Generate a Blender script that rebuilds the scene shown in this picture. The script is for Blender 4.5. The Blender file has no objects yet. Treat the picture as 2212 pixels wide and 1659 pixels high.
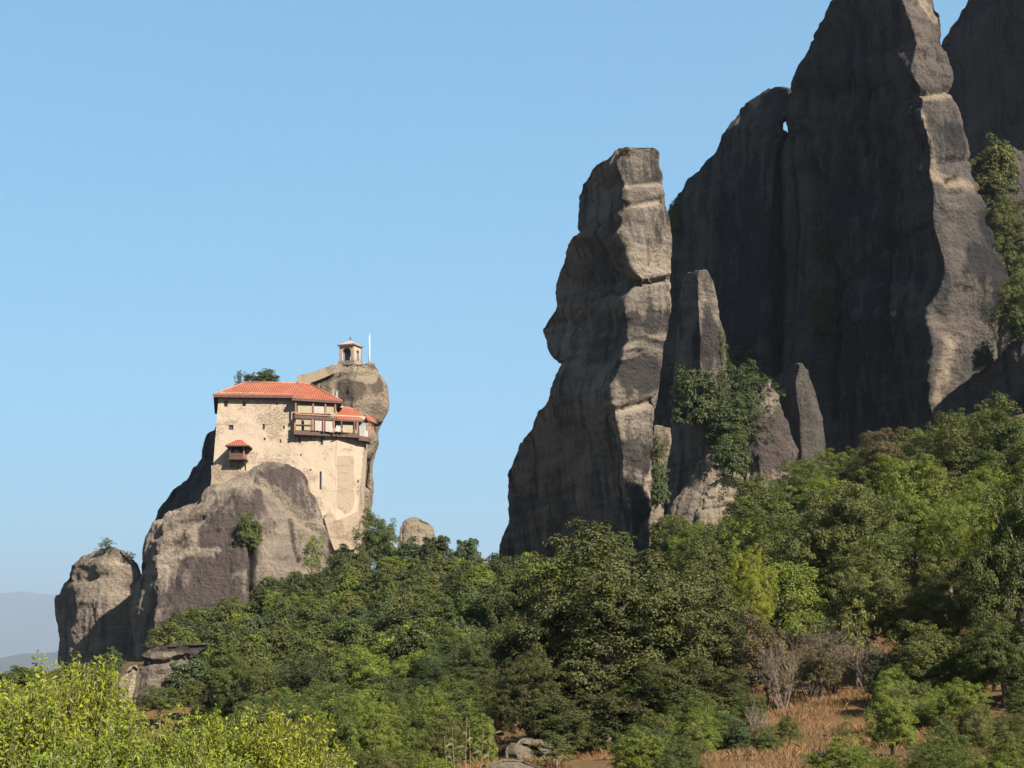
import bpy, bmesh, math, random
import numpy as np
from mathutils import Vector, Matrix

# ------------------------------------------------------------------ camera, sky, sun, exposure
FPX, UC, VH = 3500.0, 1106.0, 1430.0          # focal length / centre / horizon in units of a 2212 x 1659 frame
scene = bpy.context.scene
col = scene.collection
cam_data = bpy.data.cameras.new('camera')
cam_data.sensor_width = 36.0
cam_data.lens = 36.0 * FPX / 2212.0
cam_data.shift_y = (VH - 829.5) / 2212.0
cam_data.clip_start = 0.1
cam_data.clip_end = 60000.0
cam = bpy.data.objects.new('camera', cam_data)
cam.rotation_euler = (math.radians(90), 0, 0)
col.objects.link(cam)
scene.camera = cam

SUN_AZ, SUN_EL = math.radians(45.0), math.radians(37.0)      # azimuth: to the right of straight behind the camera
sun_dir = Vector((math.sin(SUN_AZ) * math.cos(SUN_EL), -math.cos(SUN_AZ) * math.cos(SUN_EL), math.sin(SUN_EL)))
sun_data = bpy.data.lights.new('sun', 'SUN')
sun_data.energy = 5.0
sun_data.angle = math.radians(0.5)
sun_data.color = (1.0, 0.93, 0.82)
sun = bpy.data.objects.new('sun', sun_data)
sun.rotation_euler = sun_dir.to_track_quat('Z', 'Y').to_euler()
col.objects.link(sun)

world = bpy.data.worlds.new('World')
scene.world = world
world.use_nodes = True
wn = world.node_tree
for n in list(wn.nodes):
    wn.nodes.remove(n)
sky = wn.nodes.new('ShaderNodeTexSky')
sky.sky_type = 'NISHITA'
sky.sun_disc = False
sky.sun_elevation = SUN_EL
sky.sun_rotation = math.pi - SUN_AZ
sky.altitude = 300.0
sky.air_density = 1.0
sky.dust_density = 1.0
sky.ozone_density = 2.0
bg = wn.nodes.new('ShaderNodeBackground')
bg.inputs['Strength'].default_value = 0.052
wo = wn.nodes.new('ShaderNodeOutputWorld')
gam = wn.nodes.new('ShaderNodeGamma')          # softer contrast between horizon and zenith, the same all round
gam.inputs['Gamma'].default_value = 0.52
tint = wn.nodes.new('ShaderNodeMix'); tint.data_type = 'RGBA'; tint.blend_type = 'MULTIPLY'
tint.inputs[0].default_value = 1.0
tint.inputs[7].default_value = (0.73, 1.40, 1.74, 1)
wn.links.new(sky.outputs[0], gam.inputs['Color'])
wn.links.new(gam.outputs[0], tint.inputs[6])
wn.links.new(tint.outputs[2], bg.inputs['Color'])
wn.links.new(bg.outputs[0], wo.inputs['Surface'])

vs = scene.view_settings
vs.view_transform = 'Standard'
vs.look = 'None'
vs.exposure = 2.1
vs.gamma = 1.0
vs.use_curve_mapping = False
scene.render.engine = 'CYCLES'
scene.cycles.max_bounces = 6
scene.cycles.diffuse_bounces = 3
scene.cycles.transmission_bounces = 3
scene.cycles.volume_bounces = 1
scene.cycles.use_denoising = True

# ------------------------------------------------------------------ helpers
def P(u, v, Y):
    return Vector(((u - UC) / FPX * Y, Y, (VH - v) / FPX * Y))

def tag(o, label=None, cat=None, group=None, kind=None):
    if label: o['label'] = label
    if cat: o['category'] = cat
    if group: o['group'] = group
    if kind: o['kind'] = kind
    return o

def empty(name, loc=(0, 0, 0), rz=0.0):
    o = bpy.data.objects.new(name, None)
    o.location = loc
    o.rotation_euler = (0, 0, rz)
    o.empty_display_size = 0.3
    col.objects.link(o)
    return o

def link(name, me, mat=None, parent=None):
    o = bpy.data.objects.new(name, me)
    if mat is not None and len(me.materials) == 0:
        me.materials.append(mat)
    col.objects.link(o)
    if parent is not None:
        o.parent = parent
        o.matrix_parent_inverse = parent.matrix_basis.inverted()
    return o

def np_mesh(name, verts, faces, smooth=False, attrs=None):
    """verts (n,3) ; faces (m,k) of constant k"""
    me = bpy.data.meshes.new(name)
    verts = np.asarray(verts, dtype=np.float32)
    faces = np.asarray(faces, dtype=np.int32)
    m, k = faces.shape
    me.vertices.add(len(verts))
    me.vertices.foreach_set('co', verts.ravel())
    me.loops.add(m * k)
    me.loops.foreach_set('vertex_index', faces.ravel())
    me.polygons.add(m)
    me.polygons.foreach_set('loop_start', np.arange(0, m * k, k, dtype=np.int32))
    me.polygons.foreach_set('use_smooth', np.full(m, smooth, dtype=bool))
    if attrs:
        for an, av in attrs.items():
            a = me.attributes.new(an, 'FLOAT', 'POINT')
            a.data.foreach_set('value', np.asarray(av, dtype=np.float32))
    me.update(calc_edges=True)
    return me

class MB:
    """collects polygons for one mesh"""
    def __init__(self): self.v = []; self.f = []
    def quad(self, *pts):
        i = len(self.v); self.v += [tuple(p) for p in pts]; self.f.append(tuple(range(i, i + len(pts))))
    def hexa(self, b, t):
        """b: four bottom points (ccw from above), t: four top points"""
        i = len(self.v); self.v += [tuple(p) for p in b] + [tuple(p) for p in t]
        for q in ((3, 2, 1, 0), (4, 5, 6, 7), (0, 1, 5, 4), (1, 2, 6, 5), (2, 3, 7, 6), (3, 0, 4, 7)):
            self.f.append(tuple(i + a for a in q))
    def box(self, x0, x1, y0, y1, z0, z1):
        self.hexa([(x0, y0, z0), (x1, y0, z0), (x1, y1, z0), (x0, y1, z0)], [(x0, y0, z1), (x1, y0, z1), (x1, y1, z1), (x0, y1, z1)])
    def tube(self, pts, radii, n=7, cap=True):
        pts = [Vector(p) for p in pts]
        rings = []
        for k, p in enumerate(pts):
            d = (pts[min(k + 1, len(pts) - 1)] - pts[max(k - 1, 0)])
            if d.length < 1e-6: d = Vector((0, 0, 1))
            d.normalize()
            a = d.cross(Vector((0.31, 0.9, 0.2))); a.normalize(); b = d.cross(a)
            i = len(self.v)
            for j in range(n):
                t = 2 * math.pi * j / n
                self.v.append(tuple(p + (a * math.cos(t) + b * math.sin(t)) * radii[k]))
            rings.append(i)
        for k in range(len(rings) - 1):
            for j in range(n):
                j2 = (j + 1) % n
                self.f.append((rings[k] + j, rings[k] + j2, rings[k + 1] + j2, rings[k + 1] + j))
        if cap:
            self.f.append(tuple(rings[0] + j for j in reversed(range(n))))
            self.f.append(tuple(rings[-1] + j for j in range(n)))
    def mesh(self, name, smooth=False):
        me = bpy.data.meshes.new(name)
        me.from_pydata(self.v, [], self.f)
        if smooth:
            me.polygons.foreach_set('use_smooth', np.full(len(self.f), True))
        me.update()
        return me
    def build(self, name, mat, parent=None, smooth=False):
        return link(name, self.mesh(name, smooth), mat, parent)

# ---- vectorised gradient-free value noise
_rng = np.random.RandomState(7)
_perm = _rng.permutation(4096)
_val = _rng.rand(4096) * 2 - 1
def _h(i, j, k):
    return _val[_perm[(_perm[(_perm[i & 4095] + j) & 4095] + k) & 4095]]
def vnoise(p):
    i = np.floor(p).astype(np.int64); f = p - i
    f = f * f * f * (f * (f * 6 - 15) + 10)
    x, y, z = i[:, 0], i[:, 1], i[:, 2]
    fx, fy, fz = f[:, 0], f[:, 1], f[:, 2]
    def L(a, b, t): return a + (b - a) * t
    c00 = L(_h(x, y, z), _h(x + 1, y, z), fx); c10 = L(_h(x, y + 1, z), _h(x + 1, y + 1, z), fx)
    c01 = L(_h(x, y, z + 1), _h(x + 1, y, z + 1), fx); c11 = L(_h(x, y + 1, z + 1), _h(x + 1, y + 1, z + 1), fx)
    return L(L(c00, c10, fy), L(c01, c11, fy), fz)
def fbm(p, oct=4, gain=0.5, ridged=False):
    s = np.zeros(len(p)); a = 1.0; q = p.copy()
    for o in range(oct):
        n = vnoise(q)
        s += a * ((1 - 2 * np.abs(n)) if ridged else n)
        a *= gain
        q = q * 2.03 + 17.3
    return s

# ------------------------------------------------------------------ materials
class NT:
    def __init__(self, name):
        self.m = bpy.data.materials.new(name); self.m.use_nodes = True
        self.t = self.m.node_tree
        for n in list(self.t.nodes): self.t.nodes.remove(n)
        self.out = self.t.nodes.new('ShaderNodeOutputMaterial')
    def n(self, typ, **kw):
        x = self.t.nodes.new('ShaderNode' + typ)
        for k, v in kw.items(): setattr(x, k, v)
        return x
    def l(self, a, b): self.t.links.new(a, b)
    def val(self, x, sock):
        if isinstance(x, (int, float)): sock.default_value = x
        elif isinstance(x, tuple): sock.default_value = x if len(x) == 4 or sock.type == 'VECTOR' else (*x, 1)
        else: self.l(x, sock)
    def math(self, op, a, b=0.0, clamp=False):
        x = self.n('Math', operation=op); x.use_clamp = clamp
        self.val(a, x.inputs[0]); self.val(b, x.inputs[1]); return x.outputs[0]
    def mix(self, f, a, b, mode='MIX'):
        x = self.n('Mix', data_type='RGBA', blend_type=mode)
        self.val(f, x.inputs[0]); self.val(a, x.inputs[6]); self.val(b, x.inputs[7]); return x.outputs[2]
    def coords(self, scale=(1, 1, 1), kind='Object'):
        c = self.n('TexCoord'); mp = self.n('Mapping'); mp.inputs['Scale'].default_value = scale
        self.l(c.outputs[kind], mp.inputs['Vector']); return mp.outputs[0]
    def noise(self, vec, scale, detail=5, rough=0.6, dist=0.0):
        x = self.n('TexNoise'); self.l(vec, x.inputs['Vector'])
        x.inputs['Scale'].default_value = scale; x.inputs['Detail'].default_value = detail
        x.inputs['Roughness'].default_value = rough; x.inputs['Distortion'].default_value = dist
        return x.outputs['Fac']
    def ss(self, x, a, b):
        m = self.n('MapRange', interpolation_type='SMOOTHSTEP')
        self.val(x, m.inputs[0]); m.inputs[1].default_value = a; m.inputs[2].default_value = b
        return m.outputs[0]
    def bump(self, h, strength, dist, normal=None):
        b = self.n('Bump'); b.inputs['Strength'].default_value = strength; b.inputs['Distance'].default_value = dist
        self.l(h, b.inputs['Height'])
        if normal is not None: self.l(normal, b.inputs['Normal'])
        return b.outputs[0]
    def pbsdf(self, color, rough=0.9, normal=None, spec=0.2):
        p = self.n('BsdfPrincipled'); self.val(color, p.inputs['Base Color']); self.val(rough, p.inputs['Roughness'])
        p.inputs['Specular IOR Level'].default_value = spec
        if normal is not None: self.l(normal, p.inputs['Normal'])
        return p.outputs[0]
    def done(self, s):
        self.l(s, self.out.inputs['Surface']); return self.m

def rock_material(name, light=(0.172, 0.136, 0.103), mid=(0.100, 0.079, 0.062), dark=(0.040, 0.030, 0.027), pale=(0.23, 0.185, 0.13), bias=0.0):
    k = NT(name)
    st = k.n('Attribute'); st.attribute_name = 'stain'
    c = k.coords(); cs = k.coords((1, 1, 0.16)); cb = k.coords((0.12, 0.12, 1.0))
    big = k.noise(c, 0.11, 6, 0.6)
    streak = k.noise(cs, 0.55, 7, 0.65, 0.4)
    bed = k.noise(cb, 0.9, 6, 0.65, 0.3)
    fine = k.noise(c, 2.6, 8, 0.72)
    base = k.mix(k.ss(k.math('ADD', k.math('MULTIPLY', big, 0.6), k.math('MULTIPLY', bed, 0.4)), 0.36, 0.62), mid, light)
    d = k.math('ADD', k.math('ADD', k.math('MULTIPLY', k.math('SUBTRACT', streak, 0.07), 0.92), k.math('MULTIPLY', fine, 0.35)), k.math('MULTIPLY', st.outputs['Fac'], 0.55))
    d = k.math('ADD', d, bias)
    base = k.mix(k.math('MULTIPLY', k.ss(d, 0.53, 0.74), 0.92), base, dark)
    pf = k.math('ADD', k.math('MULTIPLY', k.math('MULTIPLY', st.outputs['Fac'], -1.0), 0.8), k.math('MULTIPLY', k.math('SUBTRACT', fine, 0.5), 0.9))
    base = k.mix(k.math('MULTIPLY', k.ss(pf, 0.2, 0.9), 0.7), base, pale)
    # pale lichen flecks and dark grain
    fl = k.noise(k.coords((1, 1, 0.6)), 1.35, 9, 0.78)
    base = k.mix(k.math('MULTIPLY', k.ss(fl, 0.60, 0.72), 0.55), base, light)
    g = k.noise(c, 7.0, 6, 0.7)
    gm = k.n('MapRange'); k.l(g, gm.inputs[0]); gm.inputs[1].default_value = 0.25; gm.inputs[2].default_value = 0.75; gm.inputs[3].default_value = 0.66; gm.inputs[4].default_value = 1.3
    cc = k.n('CombineColor')
    for i in range(3): k.l(gm.outputs[0], cc.inputs[i])
    base = k.mix(1.0, base, cc.outputs[0], 'MULTIPLY')
    h = k.math('ADD', k.math('MULTIPLY', fine, 0.7), k.math('MULTIPLY', bed, 0.5))
    h = k.math('ADD', h, k.math('MULTIPLY', g, 0.25))
    vo = k.n('TexVoronoi'); vo.inputs['Scale'].default_value = 2.2; k.l(c, vo.inputs['Vector'])
    h = k.math('ADD', h, k.math('MULTIPLY', vo.outputs['Distance'], 0.22))
    nrm = k.bump(h, 1.0, 0.7)
    return k.done(k.pbsdf(base, 0.95, nrm, 0.1))

M = {}
M['rock'] = rock_material('rock')
M['rock_dark'] = rock_material('shade_toned_rock', (0.160, 0.128, 0.097), (0.047, 0.041, 0.036), (0.020, 0.0175, 0.0165), (0.23, 0.185, 0.13))  # mid and dark tones lowered and cooled to deepen the pillar's shaded face
M['rock_tan'] = rock_material('tan_rock', (0.17, 0.134, 0.096), (0.122, 0.096, 0.07), (0.05, 0.038, 0.03), (0.26, 0.21, 0.15), -0.1)
M['rock_shade'] = rock_material('shaded_rock', (0.066, 0.054, 0.045), (0.034, 0.030, 0.027), (0.0125, 0.0115, 0.0115), (0.21, 0.158, 0.108))  # darker copy of the rock for shaded cliffs; its pale tone paints the lit rib

def leaf_material(name, trans=0.28):
    k = NT(name)
    oi = k.n('ObjectInfo'); at = k.n('Attribute'); at.attribute_name = 'tint'
    t = at.outputs['Fac']
    dark = k.mix(1.0, oi.outputs['Color'], (0.55, 0.60, 0.55), 'MULTIPLY')
    warm = k.mix(1.0, oi.outputs['Color'], (1.75, 1.45, 0.9), 'MULTIPLY')
    base = k.mix(k.ss(t, 0.0, 0.55), dark, oi.outputs['Color'])
    base = k.mix(k.ss(t, 0.55, 1.0), base, warm)
    d = k.pbsdf(base, 0.62, None, 0.25)
    tr = k.n('BsdfTranslucent'); k.l(k.mix(1.0, base, (1.15, 1.2, 0.6), 'MULTIPLY'), tr.inputs['Color'])
    mx = k.n('MixShader'); mx.inputs[0].default_value = trans
    k.l(d, mx.inputs[1]); k.l(tr.outputs[0], mx.inputs[2])
    return k.done(mx.outputs[0])
M['leaf'] = leaf_material('foliage')
M['leaf_bright'] = leaf_material('bright_foliage', 0.36)

def noisy(name, a, b, scale, rough=0.9, bump=0.0, bd=0.05, detail=6, stretch=(1, 1, 1), lo=0.35, hi=0.65, spec=0.2):
    k = NT(name); c = k.coords(stretch); f = k.noise(c, scale, detail, 0.65)
    nrm = k.bump(f, bump, bd) if bump else None
    return k.done(k.pbsdf(k.mix(k.ss(f, lo, hi), a, b), rough, nrm, spec))
M['bark'] = noisy('bark', (0.05, 0.04, 0.03), (0.13, 0.105, 0.08), 6, 0.95, 0.6, 0.05, stretch=(1, 1, 0.25))
M['twig'] = noisy('dry_twig', (0.06, 0.045, 0.036), (0.11, 0.085, 0.066), 4, 0.95)
M['plaster'] = None

# ------------------------------------------------------------------ ground
# control points: (u, v, Y) of bare ground as it would be seen, or direct (x, y, z)
_gc = [(1150, 1655, 45), (1300, 1615, 60), (1650, 1640, 46), (1800, 1490, 62), (1720, 1560, 53), (1500, 1640, 48),
       (2100, 1560, 48), (2200, 1480, 60), (2150, 1230, 78), (1880, 1230, 84), (1660, 1270, 92), (2150, 1020, 108), (1950, 1060, 112),
       (1480, 1300, 90), (1250, 1400, 90),
       (1400, 1195, 182), (1100, 1275, 182), (1240, 1240, 178), (1900, 1030, 192), (1620, 1100, 178), (1500, 1150, 165), (2200, 900, 178), (2100, 960, 160),
       (700, 1275, 186), (560, 1335, 180), (430, 1395, 176), (330, 1440, 178), (150, 1450, 205), (830, 1250, 184), (0, 1520, 190),
       (1010, 1255, 168), (930, 1240, 174), (1130, 1300, 165), (1000, 1310, 150), (800, 1390, 132), (620, 1440, 125), (420, 1530, 112), (250, 1530, 105),
       (800, 1530, 98), (1000, 1600, 72), (1080, 1450, 100), (640, 1640, 80), (200, 1640, 90), (0, 1640, 90),
       (900, 1640, 55), (600, 1760, 40), (200, 1860, 30)]
_gp = [tuple(P(*c)) for c in _gc]
_gp += [(0, 0, -1.65), (-6, 8, -2.6), (6, 8, -1.9), (-8, 15, -3.4), (-3, 15, -3.2), (4, 22, -2.6), (10, 24, -2.4), (14, 30, -2.0), (0, 30, -3.0), (0, -15, -1.5), (-25, -5, -3), (25, -5, -0.5),
        (40, 40, 4), (60, 90, 14), (80, 150, 28), (90, 230, 40), (60, 230, 30), (30, 230, 22), (-20, 235, 8), (-60, 240, 0), (-90, 180, -10), (-80, 100, -12), (-60, 50, -10),
        (-10, 300, -5), (60, 300, 30), (-100, 300, -25), (140, 100, 30), (100, 0, 10)]
_gp = np.array(_gp, dtype=float)
def _kern(a, b):
    return np.sqrt(((a[:, None, :] - b[None, :, :]) ** 2).sum(-1) + 4.0)
_A = _kern(_gp[:, :2], _gp[:, :2]); _n = len(_gp)
_K = np.zeros((_n + 3, _n + 3)); _K[:_n, :_n] = _A + np.eye(_n) * 0.02
_K[:_n, _n] = 1; _K[:_n, _n + 1:] = _gp[:, :2] / 100; _K[_n, :_n] = 1; _K[_n + 1:, :_n] = _gp[:, :2].T / 100
_w = np.linalg.solve(_K, np.concatenate([_gp[:, 2], np.zeros(3)]))
PLAIN = -95.0
def ground_np(xy):
    xy = np.asarray(xy, dtype=float)
    out = np.empty(len(xy))
    for s in range(0, len(xy), 20000):
        q = xy[s:s + 20000]
        h = _kern(q, _gp[:, :2]) @ _w[:_n] + _w[_n] + (q / 100) @ _w[_n + 1:]
        r = np.maximum(np.abs(q[:, 0] - 10) / 130.0, np.abs(q[:, 1] - 130) / 190.0)
        b = np.clip((r - 0.95) / 2.2, 0, 1); b = b * b * (3 - 2 * b)
        h = np.clip(h, -60, 60) * (1 - b) + PLAIN * b
        out[s:s + 20000] = h
    p3 = np.column_stack([xy, np.zeros(len(xy))])
    near = np.clip(1 - np.abs(xy[:, 1]) / 900.0, 0, 1)
    out += near * (0.25 * fbm(p3 * 0.16, 3) + 0.06 * fbm(p3 * 0.9 + 5, 2))
    return out
def gz(x, y):
    return float(ground_np(np.array([[x, y]]))[0])

def axis(a, b, fine, far, grow=1.35):
    c = list(np.arange(a, b + fine, fine)); st = fine; x = c[-1]
    while x < far: st *= grow; x += st; c.append(x)
    st = fine; x = a; lo = []
    while x > -far: st *= grow; x -= st; lo.append(x)
    return np.array(lo[::-1] + c)
gx = axis(-75, 70, 0.9, 30000); gy = axis(0, 240, 0.9, 30000)
X, Yg_ = np.meshgrid(gx, gy, indexing='ij')
xy = np.column_stack([X.ravel(), Yg_.ravel()])
nz = ground_np(xy)
ii, jj = np.meshgrid(np.arange(len(gx) - 1), np.arange(len(gy) - 1), indexing='ij')
a = (ii * len(gy) + jj).ravel()
gf = np.column_stack([a, a + len(gy), a + len(gy) + 1, a + 1])
k = NT('dry_slope')
c = k.coords(); n1 = k.noise(c, 0.12, 6, 0.6); n2 = k.noise(c, 1.3, 7, 0.7); n3 = k.noise(c, 9, 5, 0.7)
b = k.mix(k.ss(n1, 0.42, 0.62), (0.092, 0.050, 0.022), (0.068, 0.046, 0.026))
b = k.mix(k.ss(n2, 0.5, 0.72), b, (0.120, 0.078, 0.038))
b = k.mix(k.math('MULTIPLY', k.ss(n3, 0.52, 0.68), 0.6), b, (0.040, 0.029, 0.016))
M['slope'] = k.done(k.pbsdf(b, 0.97, k.bump(k.math('ADD', n3, n2), 0.7, 0.12), 0.05))
ground = link('ground', np_mesh('ground', np.column_stack([xy, nz]), gf, True), M['slope'])
tag(ground, kind='structure')

# far hills on the edge of the plain, left of the rocks
def ridge(name, Y, prof, depth, mat, rough):
    us = np.linspace(prof[0][0], prof[-1][0], 260)
    vt = np.interp(us, [p[0] for p in prof], [p[1] for p in prof])
    xs = (us - UC) / FPX * Y
    zt = (VH - vt) / FPX * Y
    zt = zt + rough * fbm(np.column_stack([xs / (Y * 0.012), np.zeros_like(xs), np.zeros_like(xs)]), 5)
    rows = []
    for t in np.linspace(0, 1, 24):
        yy = Y + (t - 0.5) * 2 * depth
        prof_t = math.cos((t - 0.5) * math.pi) ** 1.2 if 0 < t < 1 else 0.0
        zz = (PLAIN - 6) + (zt - PLAIN + 6) * prof_t
        zz = zz + prof_t * (1 - prof_t) * rough * 3 * fbm(np.column_stack([xs / (Y * 0.01), np.full_like(xs, yy / (Y * 0.01)), np.zeros_like(xs)]), 4)
        rows.append(np.column_stack([xs * 1.0, np.full_like(xs, yy), zz]))
    V = np.concatenate(rows); n = len(us)
    r_, c_ = np.meshgrid(np.arange(23), np.arange(n - 1), indexing='ij'); a = (r_ * n + c_).ravel()
    o = link(name, np_mesh(name, V, np.column_stack([a, a + 1, a + n + 1, a + n]), True), mat)
    return tag(o, kind='structure')
M['hill'] = noisy('far_slope', (0.016, 0.022, 0.016), (0.035, 0.036, 0.026), 0.004, 0.95)
ridge('hills', 8000, [(-900, 1415), (-300, 1424), (-80, 1432), (40, 1422), (100, 1408), (180, 1404), (330, 1408), (700, 1415), (1300, 1420)], 1200, M['hill'], 10)
ridge('mountains', 24000, [(-2600, 1330), (-1200, 1296), (-300, 1278), (0, 1283), (120, 1282), (400, 1276), (900, 1290), (1600, 1275), (2600, 1300), (4200, 1320)], 3500, M['hill'], 30)

# ------------------------------------------------------------------ rocks
def smooth1(A, n, ax):
    for _ in range(n):
        B = A.copy()
        if ax == 0: B[1:-1] = 0.25 * A[:-2] + 0.5 * A[1:-1] + 0.25 * A[2:]
        else: B[:, 1:-1] = 0.25 * A[:, :-2] + 0.5 * A[:, 1:-1] + 0.25 * A[:, 2:]
        A = B
    return A
def dist_poly(U, V, pts):
    d = np.full(U.shape, 1e9)
    for (a, b), (c, e) in zip(pts[:-1], pts[1:]):
        vx, vy = c - a, e - b; L2 = vx * vx + vy * vy + 1e-9
        t = np.clip(((U - a) * vx + (V - b) * vy) / L2, 0, 1)
        d = np.minimum(d, np.hypot(U - a - t * vx, V - b - t * vy))
    return d
def loft(name, mat, Y, v0, v1, lines, nr=160, nc=140, back=8.0, cap=0.6, sm=(3, 3), brushes=(), stains=(), amp=1.0, parent=None, seed=0.0, strata=0.55, backtop=0.5, folds=0.35):
    """lines: polylines [(v, u, dy), ...] from the left outline to the right outline, each read top to bottom"""
    vv = np.linspace(v0, v1, nr)
    UK = np.array([np.interp(vv, [p[0] for p in L], [p[1] for p in L]) for L in lines])
    DK = np.array([np.interp(vv, [p[0] for p in L], [p[2] for p in L]) for L in lines])
    XK = (UK - UC) / FPX * (Y + DK)
    seg = np.array([np.median(np.hypot(np.diff(XK, axis=0)[k], np.diff(DK, axis=0)[k])) + 0.3 for k in range(len(lines) - 1)])
    cum = np.concatenate([[0], np.cumsum(seg)]); cum /= cum[-1]
    tc = np.linspace(0, 1, nc)
    U = np.empty((nr, nc)); D = np.empty((nr, nc))
    for r in range(nr):
        U[r] = np.interp(tc, cum, UK[:, r]); D[r] = np.interp(tc, cum, DK[:, r])
    U = smooth1(U, sm[1], 1); D = smooth1(D, sm[1], 1); D = smooth1(D, sm[0], 0); U[:, 1:-1] = smooth1(U, sm[0], 0)[:, 1:-1]
    Vv = np.repeat(vv[:, None], nc, 1)
    X = (U - UC) / FPX * (Y + D); YY = Y + D; Z = (VH - Vv) / FPX * (Y + D)
    nb = max(16, nc // 4)
    th = np.linspace(0, math.pi, nb + 2)[1:-1]
    grow = np.interp(vv, [v0, v0 + 0.25 * (v1 - v0), v1], [backtop, 1, 1.15])[:, None]
    f = (1 - np.cos(th))[None, :] / 2
    bx = X[:, -1:] * (1 - f) + X[:, :1] * f
    by = YY[:, -1:] * (1 - f) + YY[:, :1] * f + back * grow * np.sin(th)[None, :]
    bz = Z[:, -1:] * (1 - f) + Z[:, :1] * f
    X = np.hstack([X, bx]); YY = np.hstack([YY, by]); Z = np.hstack([Z, bz])
    N = nc + nb
    UU = np.hstack([U, np.full((nr, nb), -1e6)]); VV = np.repeat(vv[:, None], N, 1)
    # cap
    capn = 10
    cx, cy, cz = X[0].mean(), YY[0].mean(), Z[0].mean()
    cr = []
    for q in range(capn, 0, -1):
        s = math.cos(q / capn * math.pi / 2 * 0.97); rise = cap * math.sin(q / capn * math.pi / 2)
        cr.append((cx + (X[0] - cx) * s, cy + (YY[0] - cy) * s, cz + (Z[0] - cz) * s + rise))
    X = np.vstack([np.array([c[0] for c in cr]), X]); YY = np.vstack([np.array([c[1] for c in cr]), YY]); Z = np.vstack([np.array([c[2] for c in cr]), Z])
    UU = np.vstack([np.repeat(UU[:1], capn, 0), UU]); VV = np.vstack([np.full((capn, N), v0), VV])
    R = nr + capn
    G = np.stack([X, YY, Z], -1)
    du = np.roll(G, -1, 1) - np.roll(G, 1, 1); dv = np.gradient(G, axis=0)
    nrm = np.cross(dv, du); nrm /= np.linalg.norm(nrm, axis=-1, keepdims=True) + 1e-9
    ctr = np.array([X.mean(), YY.mean()])
    if np.mean(nrm[..., 0] * (X - ctr[0]) + nrm[..., 1] * (YY - ctr[1])) < 0: nrm = -nrm
    p = G.reshape(-1, 3) + seed
    disp = amp * (0.42 * fbm(p * np.array([0.17, 0.17, 0.13]), 3) + 0.30 * fbm(p * 0.62 + 31, 4, 0.55))
    zz = p[:, 2] + 0.9 * vnoise(p * 0.13 + 9) + 0.12 * p[:, 0] * 0.5
    bedn = vnoise(np.column_stack([p[:, 0] * 0.05, p[:, 1] * 0.05, zz * 0.75])) + 0.5 * vnoise(np.column_stack([p[:, 0] * 0.09, p[:, 1] * 0.09, zz * 1.9 + 40]))
    disp += amp * strata * 0.20 * np.tanh(bedn * 2.2)
    rid = fbm(np.column_stack([p[:, 0] * 0.45, p[:, 1] * 0.45, p[:, 2] * 0.07]) + 77, 3, 0.5, True)
    disp -= amp * 0.42 * np.clip(rid - 0.75, 0, 1)
    disp += amp * 0.08 * fbm(p * 2.4 + 3, 2)
    disp += folds * fbm(np.column_stack([p[:, 0] * 0.24, p[:, 1] * 0.24, p[:, 2] * 0.025]) + 51, 3)
    disp = disp.reshape(R, N)
    wob = 7 * vnoise(np.column_stack([UU.ravel() * 0.02, VV.ravel() * 0.02, np.full(R * N, 3.3 + seed)])).reshape(R, N)
    for b in brushes:
        if b[0] == 'crack':
            d = dist_poly(UU + wob, VV, b[1]); disp -= b[3] * np.exp(-(d / b[2]) ** 2)
        elif b[0] == 'bulge':
            q = ((UU - b[1][0]) / b[2][0]) ** 2 + ((VV - b[1][1]) / b[2][1]) ** 2
            disp += b[3] * np.exp(-q)
    stain = np.zeros((R, N)); stn = fbm(p * 0.35 + 13, 3).reshape(R, N)  # holds rock stains and, in some pale marks, painted sunlight
    for s_ in stains:
        if s_[0] == 'e':
            q = np.sqrt(((UU + wob * 1.5 - s_[1][0]) / s_[2][0]) ** 2 + ((VV + wob * 1.5 - s_[1][1]) / s_[2][1]) ** 2)
            stain += s_[3] * np.clip((1.45 - q) / 0.9, 0, 1) * (0.8 + 0.5 * stn)
        else:
            d = dist_poly(UU + wob, VV + wob * 0.7, s_[1]); stain += s_[3] * np.clip((1.4 - d / s_[2]) / 0.8, 0, 1)
    G = G + nrm * disp[..., None]
    V = G.reshape(-1, 3)
    r_, c_ = np.meshgrid(np.arange(R - 1), np.arange(N), indexing='ij'); c2 = (c_ + 1) % N
    F = np.column_stack([(r_ * N + c_).ravel(), ((r_ + 1) * N + c_).ravel(), ((r_ + 1) * N + c2).ravel(), (r_ * N + c2).ravel()])
    me = np_mesh(name, V, F, True, {'stain': np.clip(stain, -1, 1.4).ravel()})
    return link(name, me, mat, parent)

def autoface(Y, E, kf, pts):
    """left outline from (v, u): its depth is set so that the face between it and the edge E turns away by the slope kf"""
    out = []
    for v, u in pts:
        ue = np.interp(v, [e[0] for e in E], [e[1] for e in E]); de = np.interp(v, [e[0] for e in E], [e[2] for e in E])
        xe = (ue - UC) / FPX * (Y + de); m = (u - UC) / FPX
        # dy = de + kf*(xe - m*(Y+dy))
        dy = (de + kf * (xe - m * Y)) / (1 + kf * m)
        out.append((v, u, dy))
    return out
def midline(A, B, t, push):
    vs_ = sorted(set([a[0] for a in A] + [b[0] for b in B]))
    r = []
    for v in vs_:
        ua = np.interp(v, [a[0] for a in A], [a[1] for a in A]); da = np.interp(v, [a[0] for a in A], [a[2] for a in A])
        ub = np.interp(v, [a[0] for a in B], [a[1] for a in B]); db = np.interp(v, [a[0] for a in B], [a[2] for a in B])
        r.append((v, ua * (1 - t) + ub * t, da * (1 - t) + db * t + push))
    return r

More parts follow.
